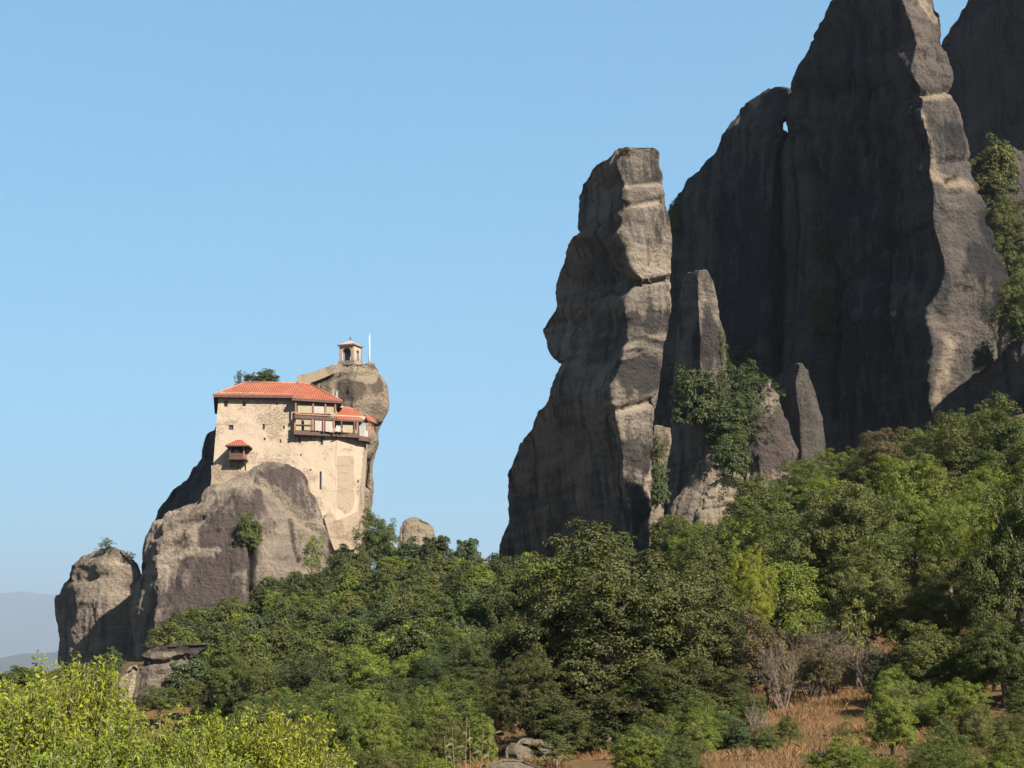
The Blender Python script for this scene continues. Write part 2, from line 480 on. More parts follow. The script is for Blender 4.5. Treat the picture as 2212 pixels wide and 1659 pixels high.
# --- tall pillar in the middle, its left outline like a face in profile
Y = 186.0
E = [(318, 1335, 0.6), (351, 1319, 0), (400, 1334, 0), (455, 1332, 0), (498, 1322, 0), (534, 1340, 0), (577, 1350, 0), (611, 1378, 0.3), (628, 1362, 0), (651, 1341, 0), (712, 1347, 0), (786, 1328, 0), (841, 1307, -0.4), (896, 1313, -0.4),
     (957, 1328, -0.2), (1031, 1331, 0), (1147, 1350, 0), (1300, 1362, 0)]
Lp = [(318, 1333), (330, 1322), (357, 1286), (385, 1266), (418, 1249), (460, 1246), (485, 1243), (498, 1252), (520, 1232), (547, 1219), (614, 1200), (663, 1199), (690, 1181), (706, 1170), (722, 1174), (737, 1178), (755, 1184), (768, 1192),
      (778, 1226), (800, 1211), (835, 1198), (870, 1178), (896, 1157), (920, 1151), (957, 1124), (1025, 1099), (1123, 1096), (1208, 1078), (1300, 1066)]
Ll = autoface(Y, [(a_, b_ + 14, c_) for a_, b_, c_ in E], 2.7, Lp)
Rl = [(318, 1412, 2.0), (326, 1421, 2.4), (338, 1424, 2.6), (394, 1427, 2.8), (455, 1439, 3), (516, 1447, 3.2), (614, 1447, 3.2), (700, 1442, 3.2), (822, 1427, 3.2), (884, 1418, 3), (988, 1409, 2.6), (1147, 1404, 2.2), (1300, 1402, 2.2)]
E = [(a_, b_ + 14, c_) for a_, b_, c_ in E]
Mr = midline(E, Rl, 0.5, -0.3)
Ml = midline(Ll, E, 0.5, 0.0)
pil = loft('rock_pillar', M['rock_dark'], Y, 318, 1300, [Ll, Ml, E, Mr, Rl], 330, 170, 9, 0.25, (2, 4), amp=0.5, folds=0.25, strata=0.45, seed=1.7,
     brushes=[('crack', [(1312, 408), (1370, 399), (1440, 394)], 6, 0.35), ('crack', [(1352, 448), (1400, 436), (1445, 431)], 7, 0.5), ('crack', [(1378, 612), (1412, 605), (1450, 600)], 5, 1.3), ('crack', [(1290, 640), (1378, 613)], 5, 0.5),
              ('crack', [(1310, 893), (1360, 880), (1420, 864)], 9, 0.7), ('crack', [(1268, 640), (1262, 690), (1268, 770), (1255, 840)], 6, 0.7), ('crack', [(1335, 742), (1385, 738), (1440, 744)], 7, 0.3),
              ('bulge', (1384, 748), (16, 10), 0.5), ('bulge', (1350, 850), (42, 34), 0.9), ('bulge', (1395, 520), (60, 60), 0.5), ('bulge', (1390, 680), (60, 50), 0.5), ('bulge', (1262, 510), (22, 12), 0.8),
              ('crack', [(1320, 500), (1345, 470), (1352, 445)], 8, 0.9), ('crack', [(1180, 706), (1240, 690), (1262, 650)], 6, 0.35), ('crack', [(1245, 505), (1300, 480)], 5, 0.4)],
     stains=[('e', (1385, 800), (50, 45), 0.7), ('e', (1375, 1040), (40, 90), 0.55), ('e', (1400, 370), (40, 30), 0.35), ('e', (1400, 480), (50, 40), 0.3), ('e', (1390, 690), (50, 25), 0.35), ('l', [(1330, 405), (1440, 396)], 6, -0.8), ('l', [(1350, 446), (1445, 430)], 6, -0.9),
             ('l', [(1350, 590), (1385, 600), (1400, 585), (1440, 580)], 9, -0.6), ('l', [(1345, 770), (1400, 756), (1440, 765)], 8, -0.7), ('l', [(1320, 885), (1420, 860)], 14, -0.7), ('l', [(1345, 740), (1435, 730)], 9, -0.5), ('l', [(1424, 840), (1408, 1010), (1402, 1140)], 4, -1.0)])
tag(pil, 'tall free-standing grey rock pillar whose left outline looks like a face in profile', 'rock')

# --- great massif at the right, lit along its right edge
Y = 201.0
E = [(-300, 1900, 4), (0, 1950, 0.5), (92, 1981, 0), (153, 1965, 0), (202, 1996, 0), (245, 1988, 0), (319, 2012, 0), (368, 2007, 0), (417, 2018, 0), (478, 2013, 0), (551, 2037, -0.5), (594, 2045, -1), (686, 2002, -1), (748, 2016, -1), (858, 2006, -0.5), (900, 2014, 0), (1150, 2020, 0)]
Lp = [(-300, 1890), (-140, 1870), (0, 1801), (73, 1761), (141, 1730), (202, 1713), (245, 1713), (256, 1722), (280, 1720), (292, 1704), (330, 1702), (420, 1703), (613, 1698), (800, 1690), (1150, 1640), (1250, 1640)]
Ll = autoface(Y, E, 1.95, Lp)
Rl = [(-300, 1960, 8), (-100, 1990, 5), (0, 2019, 4), (31, 2036, 4), (80, 2034, 4), (141, 2055, 4.2), (202, 2058, 4.2), (306, 2089, 4.5), (380, 2101, 4.8), (423, 2131, 5.4), (521, 2147, 5.6), (607, 2184, 6.5), (662, 2176, 6), (723, 2160, 5.5), (797, 2160, 5.5), (1150, 2170, 6)]
Mr = midline(E, Rl, 0.5, -0.7)
M1 = midline(Ll, E, 0.33, 0.0); M2 = midline(Ll, E, 0.7, 0.0)
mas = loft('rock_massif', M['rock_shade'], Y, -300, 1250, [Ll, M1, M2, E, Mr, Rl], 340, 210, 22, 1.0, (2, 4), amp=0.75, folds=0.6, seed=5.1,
     brushes=[('crack', [(1958, 212), (2005, 198), (2065, 196)], 5, 0.7), ('crack', [(1700, 262), (1745, 256)], 5, 0.5), ('crack', [(1862, 60), (1858, 200), (1864, 330)], 6, 1.5), ('crack', [(1845, 230), (1836, 420)], 5, 1.2), ('crack', [(1790, 200), (1784, 420)], 6, 1.0), ('crack', [(1930, 380), (1915, 600), (1925, 850)], 9, 1.6), ('bulge', (1880, 700), (60, 130), 0.9), ('bulge', (1830, 330), (40, 120), 0.6),
              ('crack', [(1745, 360), (1770, 430), (1765, 520), (1790, 600), (1800, 700), (1790, 900)], 14, 2.4), ('crack', [(2010, 480), (1900, 540), (1830, 600), (1800, 640)], 6, 0.8), ('crack', [(1940, 0), (1930, 120)], 5, 0.6), ('crack', [(1690, 300), (1700, 500), (1680, 800)], 18, 1.6),
              ('crack', [(2050, 395), (2062, 388)], 8, 1.0), ('crack', [(2030, 352), (2110, 345)], 6, 0.3), ('crack', [(2040, 420), (2130, 412)], 6, 0.4), ('bulge', (2030, 150), (30, 40), 0.6), ('bulge', (2120, 600), (70, 90), 0.9), ('bulge', (2090, 330), (25, 30), 0.4)],
     stains=[('e', (2030, 150), (30, 50), 0.5), ('e', (2050, 300), (40, 60), 0.7), ('e', (2110, 520), (40, 60), 0.5), ('e', (2120, 620), (60, 70), 0.8), ('l', [(1985, 10), (2015, 120), (2030, 240), (2060, 400), (2090, 540), (2080, 700), (2050, 840)], 34, -0.42), ('l', [(1975, 210), (2055, 200)], 9, -0.7), ('l', [(1990, 245), (2012, 320), (2020, 380)], 11, -0.7), ('l', [(2000, 0), (2030, 40)], 8, -0.6),  # pale strokes paint sunlight into the colour along the right rib
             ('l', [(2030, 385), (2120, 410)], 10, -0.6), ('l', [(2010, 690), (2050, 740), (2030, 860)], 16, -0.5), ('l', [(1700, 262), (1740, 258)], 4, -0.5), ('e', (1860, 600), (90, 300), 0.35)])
tag(mas, 'huge dark rock massif with a sunlit right edge, cut off by the top', 'rock')

# --- second massif between pillar and great massif
Y = 230.0
E = [(193, 1700, 2), (240, 1716, 0), (250, 1696, 0), (258, 1686, 0), (280, 1685, 0), (290, 1694, 0), (310, 1682, 0), (380, 1674, 0), (600, 1664, 0), (1100, 1650, 0)]
Lp = [(193, 1660), (197, 1648), (211, 1625), (239, 1595), (277, 1570), (326, 1543), (381, 1500), (418, 1469), (470, 1452), (560, 1425), (700, 1395), (900, 1375), (1250, 1350)]
Ll = autoface(Y, E, 1.5, Lp)
Rl = [(193, 1704, 4), (208, 1711, 4), (240, 1720, 4), (250, 1698, 4), (258, 1688, 4), (280, 1687, 4), (290, 1699, 4), (310, 1720, 14), (600, 1735, 16), (1100, 1760, 16)]
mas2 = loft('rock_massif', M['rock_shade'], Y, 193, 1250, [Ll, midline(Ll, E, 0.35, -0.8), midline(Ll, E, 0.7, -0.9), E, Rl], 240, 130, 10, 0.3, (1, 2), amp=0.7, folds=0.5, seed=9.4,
     brushes=[('crack', [(1600, 268), (1650, 262), (1695, 268)], 5, 0.4), ('bulge', (1645, 235), (18, 26), 1.0), ('crack', [(1690, 300), (1682, 420), (1665, 600)], 10, 1.0), ('crack', [(1560, 450), (1545, 620)], 8, 0.8), ('bulge', (1490, 450), (20, 40), 0.6)],
     stains=[('e', (1640, 230), (14, 26), -0.9), ('e', (1610, 600), (80, 250), 0.4)])  # pale ellipse paints a sunlit patch near the top
tag(mas2, 'dark sloping rock massif behind the pillar with a small gap of sky', 'rock')

# --- back massif at the right edge
Y = 252.0
E = [(-400, 2240, 0), (0, 2330, -2), (400, 2420, -4), (1100, 2520, -6)]
Lp = [(-400, 2215), (-150, 2150), (0, 2091), (37, 2067), (80, 2043), (140, 2020), (400, 1990), (1100, 1960)]
Ll = autoface(Y, E, 1.6, Lp)
Rl = [(-400, 2500, 16), (0, 2620, 14), (1100, 2760, 14)]
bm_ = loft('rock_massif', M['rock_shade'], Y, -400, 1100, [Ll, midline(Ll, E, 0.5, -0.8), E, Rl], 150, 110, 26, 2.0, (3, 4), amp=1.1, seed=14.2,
     brushes=[('crack', [(2150, 0), (2140, 200), (2150, 320)], 8, 0.9), ('crack', [(2200, 60), (2190, 300)], 10, 0.9)])
tag(bm_, 'dark shaded rock massif at the right edge, behind the great massif', 'rock')

# --- shaded slab at the foot of the right slope
Y = 175.0
E = [(742, 2300, 0), (800, 2330, -2), (1000, 2360, -4)]
Ll = autoface(Y, E, 1.4, [(742, 2190), (765, 2165), (800, 2110), (840, 2070), (885, 2024), (940, 1990), (1000, 1960)])
Rl = [(742, 2330, 6), (1000, 2460, 6)]
sl = loft('rock_slab', M['rock_shade'], Y, 742, 1000, [Ll, E, Rl], 80, 90, 8, 0.3, (2, 3), amp=0.7, seed=22.0)
tag(sl, 'dark shaded rock slab sloping down at the foot of the great massif', 'rock')

def small_rock(label, Y, left, right, front, back, mat='rock', amp=0.5, nr=90, nc=80, cap=0.15, kl=0.8, kr=0.35, edge=0.4, name='boulder', seed=0.0, **kw):
    """a rounded block from its left and right outlines (v, u)"""
    v0, v1 = left[0][0], left[-1][0]
    vs_ = sorted(set([p[0] for p in left] + [p[0] for p in right]))
    L, E_, M_, R = [], [], [], []
    for v in vs_:
        ul = float(np.interp(v, [p[0] for p in left], [p[1] for p in left])); ur = float(np.interp(v, [p[0] for p in right], [p[1] for p in right]))
        w = (ur - ul) / FPX * Y
        f = np.interp(v, [v0, v1], [0, -front])
        L.append((v, ul, f + kl * w * edge)); E_.append((v, ul + (ur - ul) * edge, f)); M_.append((v, ul + (ur - ul) * (edge + (1 - edge) * 0.55), f + kr * w * 0.22)); R.append((v, ur, f + kr * w))
    o = loft(name, M[mat], Y, v0, v1, [L, E_, M_, R], nr, nc, back, cap, (2, 4), amp=amp, seed=seed, **kw)
    return tag(o, label, 'rock')

small_rock('brown rock slab leaning on the massif, lit beside the right side of the pillar', 212, [(586, 1496), (592, 1478), (640, 1470), (743, 1462), (810, 1456), (900, 1452), (1240, 1440)], [(586, 1526), (594, 1534), (640, 1546), (690, 1552), (724, 1562), (800, 1568), (900, 1580), (1240, 1600)], 3.0, 9, seed=2.2, amp=0.45, edge=0.5, kl=1.9, kr=0.3, name='rock_spire', nr=140, mat='rock_dark', folds=0.2,
           stains=[('e', (1530, 740), (30, 50), 0.4), ('l', [(1520, 640), (1490, 700), (1478, 790)], 7, -0.5)])
small_rock('grey rock spur sloping down behind the pale boulder beside the pillar', 172, [(880, 1487), (915, 1494), (945, 1510), (985, 1516), (1020, 1500), (1060, 1474), (1100, 1455), (1147, 1442), (1230, 1430)], [(880, 1512), (905, 1545), (960, 1552), (1000, 1565), (1030, 1598), (1100, 1600), (1230, 1610)], 3.0, 5, seed=3.3, amp=0.6, edge=0.25, kl=1.0, name='rock_spur', nr=120, kr=0.15)
small_rock('brown rock ledge carrying trees between the spur and the cone-shaped rock', 177, [(935, 1560), (950, 1540), (1000, 1528), (1100, 1518), (1220, 1510)], [(935, 1600), (945, 1622), (1000, 1640), (1220, 1660)], 2.0, 6, mat='rock_dark', seed=19.0, amp=0.35, edge=0.2, kl=0.5, kr=0.1, name='rock_ledge', nr=80, cap=0.3)
small_rock('pale layered boulder in front of the rock spur, above the trees', 162, [(1026, 1566), (1034, 1545), (1048, 1528), (1061, 1519), (1100, 1508), (1147, 1490), (1220, 1470)], [(1026, 1580), (1034, 1590), (1050, 1595), (1098, 1594), (1150, 1580), (1220, 1570)], 1.5, 4, mat='rock_tan', seed=4.1, amp=0.45, edge=0.15, kl=0.7, kr=0.25, strata=1.6,
           stains=[('e', (1560, 1060), (30, 16), -0.7), ('e', (1540, 1115), (50, 40), -0.3)], brushes=[('crack', [(1512, 1100), (1595, 1092)], 4, 0.35), ('crack', [(1525, 1078), (1595, 1072)], 3, 0.25)])
small_rock('brown cone-shaped rock with a lit left flank under the great massif', 175, [(818, 1658), (830, 1648), (870, 1620), (944, 1606), (1011, 1612), (1200, 1605)], [(818, 1668), (850, 1682), (876, 1690), (937, 1708), (974, 1724), (1011, 1715), (1200, 1730)], 3.0, 4, seed=6.6, amp=0.6, edge=0.3, kl=0.6, kr=0.4, name='rock_cone', nr=120,
           stains=[('e', (1665, 950), (45, 60), 0.7), ('e', (1660, 850), (20, 25), -0.4)])
small_rock('dark blunt rock standing right behind the tip of the cone-shaped rock', 190, [(790, 1712), (802, 1692), (822, 1666), (860, 1658), (1200, 1640)], [(790, 1736), (800, 1746), (840, 1758), (900, 1776), (1200, 1810)], 1.0, 6, mat='rock_shade', seed=7.7, amp=0.25, edge=0.6, kl=1.5, kr=0.5, folds=0.1, cap=0.4)
small_rock('reddish rock block wedged low between the pillar and the spur', 196, [(925, 1416), (960, 1412), (1040, 1405), (1130, 1400), (1200, 1400)], [(925, 1448), (950, 1453), (1000, 1446), (1060, 1436), (1110, 1434), (1200, 1425)], 1.5, 3, mat='rock_tan', seed=8.8, amp=0.4, edge=0.15, kl=0.5, stains=[('e', (1440, 960), (20, 40), 0.5)])
small_rock('dark rock buttress behind the trees at the right frame edge', 214, [(330, 2150), (400, 2128), (470, 2135), (560, 2150), (700, 2165), (900, 2150), (1000, 2150)], [(330, 2230), (400, 2270), (560, 2310), (1000, 2360)], 8.0, 6, mat='rock_shade', seed=31.0, amp=0.8, edge=0.12, kl=0.9, kr=0.1, cap=0.8, name='rock_buttress', nr=110)
small_rock('small pale rock among the trees on the right slope', 182, [(706, 2178), (714, 2170), (730, 2163), (770, 2160)], [(706, 2196), (716, 2206), (740, 2212), (770, 2216)], 0.5, 3, mat='rock_tan', seed=11.0, amp=0.25, nr=50, nc=50, edge=0.2)
small_rock('rounded pinkish rock peeping over the trees right of the monastery rock', 245, [(1122, 884), (1128, 872), (1142, 864), (1170, 858), (1400, 830)], [(1122, 912), (1128, 924), (1142, 935), (1160, 942), (1400, 975)], 3, 9, mat='rock_tan', seed=12.0, amp=0.5, edge=0.2, kl=0.3, cap=0.4)
small_rock('grey overhanging rock with a flat brown top low on the left', 112, [(1392, 345), (1400, 315), (1408, 302), (1418, 300), (1428, 307), (1450, 304), (1500, 293), (1560, 288)], [(1392, 448), (1402, 440), (1412, 425), (1422, 404), (1450, 406), (1500, 392), (1560, 380)], 0.5, 3, seed=13.0, amp=0.3, edge=0.2, kl=0.5, kr=0.2, cap=0.05, strata=1.8, backtop=1.0,
           brushes=[('crack', [(300, 1430), (350, 1432), (402, 1420)], 6, 0.5)], stains=[('l', [(330, 1394), (446, 1396)], 9, 0.9), ('e', (430, 1402), (30, 12), 0.9)])
small_rock('pale whitish boulder half hidden beside the flat-topped rock on the left', 108, [(1438, 282), (1444, 268), (1458, 256), (1475, 251), (1560, 247)], [(1438, 298), (1446, 304), (1470, 300), (1520, 290), (1560, 290)], 0.6, 2, mat='rock_tan', seed=15.0, amp=0.22, edge=0.15, kl=0.4, nr=60, nc=60, stains=[('l', [(255, 1458), (280, 1444), (302, 1446), (292, 1500)], 9, -1.3)])
small_rock('weathered grey boulder with dark pits at the foot of the great oak', 46, [(1590, 1118), (1596, 1096), (1606, 1084), (1625, 1080), (1665, 1078)], [(1590, 1180), (1598, 1205), (1612, 1230), (1635, 1262), (1665, 1290)], 0.5, 1.6, mat='rock_tan', seed=16.0, amp=0.16, edge=0.2, kl=0.5, kr=0.25, cap=0.05,
           brushes=[('bulge', (1110, 1610), (30, 18), 0.12), ('crack', [(1158, 1605), (1165, 1618)], 9, 0.35), ('crack', [(1215, 1600), (1222, 1608)], 7, 0.25), ('crack', [(1090, 1634), (1190, 1640)], 5, 0.2)], stains=[('e', (1163, 1612), (16, 12), 0.8), ('e', (1110, 1612), (25, 12), -0.3)])
small_rock('low flat grey rock at the bottom edge in front of the pitted boulder', 40, [(1636, 1070), (1642, 1035), (1655, 1010), (1680, 990)], [(1636, 1140), (1645, 1180), (1680, 1210)], 0.5, 1.2, mat='rock_tan', seed=17.0, amp=0.1, edge=0.2, nr=40, nc=60, cap=0.05, stains=[('e', (1090, 1655), (60, 12), 0.3)])

# --- the outcrop that carries the monastery
outcrop = empty('rock_outcrop', P(520, 1440, 190))
tag(outcrop, 'big grey-brown rock outcrop carrying the monastery, with a round summit behind it', 'rock')
Y = 195.0
F = [(998, 4.6), (1020, 3.9), (1045, 2.8), (1100, 0.2), (1200, -3), (1300, -5.5), (1400, -7.5), (1470, -8.5)]
def fr(v, d=0.0): return float(np.interp(v, [f[0] for f in F], [f[1] for f in F])) + d
bL = [(998, 566, .3), (1005, 548, .4), (1020, 541, .4), (1034, 532, .5), (1042, 498, .6), (1048, 460, .8), (1060, 447, 1), (1085, 421, 1.5), (1100, 366, 2.5), (1133, 328, 3.5), (1160, 316, 4.5), (1184, 308, 5), (1205, 312, 5), (1225, 318, 5), (1260, 297, 6.5), (1316, 285, 7), (1400, 290, 7), (1470, 285, 7)]
bB = [(998, 572, 0), (1045, 478, 0), (1085, 440, 0), (1100, 395, 0), (1133, 352, .6), (1184, 338, 1), (1221, 336, .8), (1316, 338, 0), (1383, 327, 0), (1470, 335, 0)]
bM = [(998, 580, -.3), (1045, 556, -.8), (1100, 555, -1), (1200, 530, -1.2), (1300, 505, -1.2), (1470, 480, -1.2)]
bR = [(998, 592, .8), (1005, 606, 1), (1018, 628, 1.3), (1035, 646, 1.6), (1057, 660, 2), (1077, 678, 2.6), (1125, 700, 3.5), (1169, 715, 4), (1213, 722, 4.5), (1300, 745, 5), (1470, 750, 5)]
lines = [[(v, u, fr(v, d)) for v, u, d in L] for L in (bL, bB, bM, bR)]
loft('body', M['rock'], Y, 998, 1470, lines, 230, 220, 10, 0.1, (2, 4), parent=outcrop, amp=0.55, seed=4.4, strata=0.8,
     brushes=[('crack', [(537, 1182), (541, 1230), (547, 1290)], 6, 1.6), ('crack', [(626, 1128), (634, 1170), (650, 1210)], 5, 0.9), ('bulge', (615, 1040), (45, 38), 0.9), ('bulge', (520, 1075), (36, 26), 0.8), ('bulge', (600, 1200), (45, 60), 0.6),
              ('crack', [(545, 1042), (590, 1070), (640, 1115), (690, 1150)], 8, 0.6), ('crack', [(345, 1120), (400, 1090), (430, 1082)], 5, 0.6), ('crack', [(330, 1160), (390, 1130), (440, 1118)], 6, 0.6), ('crack', [(335, 1195), (400, 1170), (470, 1150)], 5, 0.4),
              ('crack', [(340, 1240), (420, 1205), (460, 1200)], 6, 0.5), ('bulge', (420, 1160), (50, 20), 0.5), ('bulge', (400, 1250), (40, 22), 0.4), ('bulge', (470, 1110), (30, 16), 0.4)],
     stains=[('e', (480, 1240), (70, 75), 0.75), ('e', (420, 1320), (75, 60), 0.5), ('e', (545, 1085), (34, 28), 0.5), ('e', (615, 1035), (45, 28), 0.45), ('e', (660, 1085), (22, 28), 0.4), ('e', (495, 1140), (60, 40), 0.35),
             ('l', [(480, 1055), (545, 1040), (590, 1075), (640, 1115), (680, 1140)], 14, -0.6), ('e', (600, 1220), (45, 60), -0.35), ('l', [(330, 1230), (420, 1195), (470, 1190)], 8, -0.5), ('l', [(350, 1110), (430, 1085)], 8, -0.5), ('e', (620, 1140), (25, 10), -0.8)])
sL = [(905, 471, 0), (921, 465, .5), (940, 447, 3), (956, 438, 4), (975, 438, 4), (990, 438, 4), (1000, 430, 4), (1024, 406, 5), (1055, 373, 6), (1100, 344, 7), (1133, 326, 8), (1250, 300, 8)]
sE = [(905, 480, -2), (1000, 475, -2.5), (1060, 450, -3), (1100, 420, -3), (1250, 400, -4)]
sR = [(905, 560, 0), (1250, 560, 0)]
loft('shoulder', M['rock_shade'], 208.0, 905, 1250, [sL, sE, sR], 110, 70, 6, 0.3, (3, 4), parent=outcrop, amp=0.5, seed=2.9)
kL = [(790, 735, 1), (796, 705, 2), (804, 672, 3), (814, 648, 4), (830, 634, 4), (900, 628, 5), (1210, 640, 4)]
kE = [(790, 752, -1), (830, 690, -0.5), (900, 690, -2), (1210, 690, -3)]
kM = [(790, 775, -1.2), (830, 765, -2.4), (900, 765, -3), (1210, 750, -4)]
kR = [(786, 806, 0), (793, 811, 0.5), (800, 816, 1), (815, 823, 1), (840, 832, 1.2), (859, 836, 1.2), (875, 836, 1.2), (890, 832, 1.2), (912, 820, 1), (930, 818, 1), (951, 819, 1), (978, 811, 1), (1010, 808, 1), (1057, 807, 1), (1092, 803, 1), (1210, 800, 1)]
loft('summit', M['rock_tan'], 212.0, 786, 1360, [kL, kE, kM, kR], 200, 150, 9, 0.1, (2, 5), parent=outcrop, amp=0.42, seed=3.9, strata=0.8,
     brushes=[('bulge', (800, 860), (40, 36), 0.6), ('crack', [(705, 815), (760, 808), (800, 812)], 6, 0.35), ('crack', [(800, 920), (830, 925)], 8, 0.5), ('crack', [(800, 1000), (797, 1050)], 7, 0.8)],
     stains=[('e', (750, 835), (60, 22), 0.75), ('e', (800, 850), (35, 40), 0.3), ('l', [(735, 793), (806, 792)], 8, -0.7), ('l', [(760, 812), (800, 820)], 8, -0.4), ('e', (800, 1010), (14, 30), 0.7)])
# --- left neighbour of the outcrop
Y = 212.0
L = [(1188, 215, 4), (1194, 196, 4), (1205, 172, 4), (1221, 153, 4.5), (1246, 146, 5), (1262, 135, 6.5), (1287, 119, 8), (1320, 116, 8.5), (1350, 121, 8), (1379, 128, 7.5), (1460, 130, 7.5)]
B = [(1188, 222, 3), (1221, 168, 3.2), (1246, 152, 3.8), (1268, 156, 2), (1299, 164, 1), (1315, 168, 1), (1346, 158, 1.4), (1362, 150, 1.5), (1460, 150, 1.5)]
Md = [(1188, 240, 1), (1300, 215, -1), (1460, 210, -2)]
R = [(1188, 262, 1), (1200, 276, 1), (1214, 292, 1), (1300, 320, 0), (1460, 330, 0)]
lk = loft('rock_knoll', M['rock'], Y, 1188, 1460, [L, B, Md, R], 130, 120, 9, 0.2, (2, 3), amp=0.5, seed=6.1,
     brushes=[('crack', [(146, 1254), (190, 1250), (230, 1240)], 5, 0.4), ('bulge', (205, 1215), (30, 14), 0.5)], stains=[('e', (230, 1210), (45, 16), -0.6), ('e', (160, 1225), (14, 14), 0.3), ('e', (250, 1212), (25, 8), -0.5)])
tag(lk, 'rounded rock knoll left of the monastery rock, half in its shadow', 'rock')
#@@NEXT

# ------------------------------------------------------------------ monastery
def plaster_material(name, base, dirty, patch=None):
    k = NT(name); c = k.coords(); n1 = k.noise(c, 0.35, 6, 0.65); n2 = k.noise(c, 3.0, 7, 0.75); n3 = k.noise(k.coords((1, 1, 0.18)), 1.1, 6, 0.7)
    n4 = k.noise(k.coords((0.25, 0.25, 1.6)), 0.8, 6, 0.7)
    b = k.mix(k.math('MULTIPLY', k.ss(n1, 0.48, 0.66), 0.5), base, dirty)
    b = k.mix(k.math('MULTIPLY', k.ss(n3, 0.56, 0.72), 0.45), b, dirty)
    b = k.mix(k.math('MULTIPLY', k.ss(n4, 0.57, 0.64), 0.6), b, dirty)
    b = k.mix(k.math('MULTIPLY', k.ss(n2, 0.63, 0.70), 0.8), b, (dirty[0] * 0.55, dirty[1] * 0.5, dirty[2] * 0.48))
    vo = k.n('TexVoronoi'); vo.feature = 'DISTANCE_TO_EDGE'; vo.inputs['Scale'].default_value = 1.9; k.l(k.coords((1, 1, 1.7)), vo.inputs['Vector'])
    stone = k.math('MULTIPLY', k.ss(n1, 0.50, 0.60), k.math('SUBTRACT', 1.0, k.ss(vo.outputs['Distance'], 0.02, 0.10)))
    b = k.mix(k.math('MULTIPLY', stone, 0.5), b, (dirty[0] * 0.6, dirty[1] * 0.58, dirty[2] * 0.55))
    return k.done(k.pbsdf(b, 0.92, k.bump(k.math('SUBTRACT', k.math('ADD', n2, n1), k.math('MULTIPLY', stone, 0.6)), 0.8, 0.10), 0.1))
M['plaster'] = plaster_material('ochre_plaster', (0.228, 0.179, 0.132), (0.155, 0.113, 0.078))
M['masonry'] = plaster_material('rubble_masonry', (0.175, 0.133, 0.094), (0.118, 0.089, 0.064))
M['bell_plaster'] = plaster_material('bell_tower_plaster', (0.245, 0.180, 0.135), (0.20, 0.14, 0.10))
def tile_material():
    k = NT('red_roof_tile'); c = k.coords()
    w = k.n('TexWave'); w.wave_type = 'BANDS'; w.bands_direction = 'X'; k.l(c, w.inputs['Vector']); w.inputs['Scale'].default_value = 1.1; w.inputs['Distortion'].default_value = 0.5
    n = k.noise(c, 3.2, 7, 0.75); n2 = k.noise(c, 0.45, 5, 0.65); n3 = k.noise(k.coords((1, 0.3, 0.3)), 1.6, 5, 0.7)
    b = k.mix(k.ss(n, 0.34, 0.66), (0.135, 0.035, 0.018), (0.205, 0.060, 0.032))
    b = k.mix(k.math('MULTIPLY', k.ss(n2, 0.44, 0.62), 0.6), b, (0.200, 0.075, 0.043))
    b = k.mix(k.math('MULTIPLY', k.ss(n3, 0.58, 0.70), 0.6), b, (0.075, 0.040, 0.028))
    b = k.mix(k.math('MULTIPLY', k.ss(w.outputs['Fac'], 0.75, 0.95), 0.45), b, (0.075, 0.026, 0.016))
    return k.done(k.pbsdf(b, 0.85, k.bump(k.math('ADD', w.outputs['Fac'], n), 0.8, 0.07), 0.15))
M['tile'] = tile_material()
M['ridge_tile'] = noisy('pale_ridge_tile', (0.167, 0.067, 0.040), (0.222, 0.111, 0.074), 3, 0.85)
M['wood'] = noisy('dark_timber', (0.035, 0.02, 0.015), (0.075, 0.042, 0.03), 5, 0.8, 0.3, 0.02, stretch=(3, 3, 0.4))
M['wood_red'] = noisy('reddish_timber', (0.11, 0.05, 0.035), (0.19, 0.085, 0.055), 5, 0.8, 0.3, 0.02, stretch=(3, 3, 0.4))
M['pane'] = noisy('dark_window', (0.02, 0.018, 0.017), (0.045, 0.035, 0.03), 4, 0.25, spec=0.5)
M['frame'] = noisy('window_frame', (0.062, 0.034, 0.022), (0.098, 0.055, 0.037), 5, 0.8)
M['cream'] = noisy('cream_panel', (0.162, 0.131, 0.081), (0.186, 0.157, 0.102), 2.5, 0.85)
M['white'] = noisy('white_panel', (0.188, 0.169, 0.143), (0.210, 0.195, 0.173), 2.5, 0.85)
M['grey_panel'] = noisy('grey_green_panel', (0.10, 0.115, 0.11), (0.15, 0.165, 0.155), 2.5, 0.6)
M['white_paint'] = noisy('white_paint', (0.339, 0.339, 0.339), (0.382, 0.382, 0.382), 3, 0.5)
M['pale_tile'] = noisy('faded_roof_tile', (0.20, 0.14, 0.115), (0.26, 0.19, 0.16), 4, 0.85, 0.4, 0.03)
M['metal'] = noisy('dark_metal', (0.05, 0.045, 0.04), (0.10, 0.09, 0.075), 6, 0.5, spec=0.5)
M['bronze'] = noisy('bell_bronze', (0.08, 0.06, 0.03), (0.16, 0.12, 0.06), 6, 0.4, spec=0.5)

mon = empty('monastery', P(634, 1060, 200))
tag(mon, 'ochre walled monastery with red tiled roofs built onto the left rock outcrop', 'building')

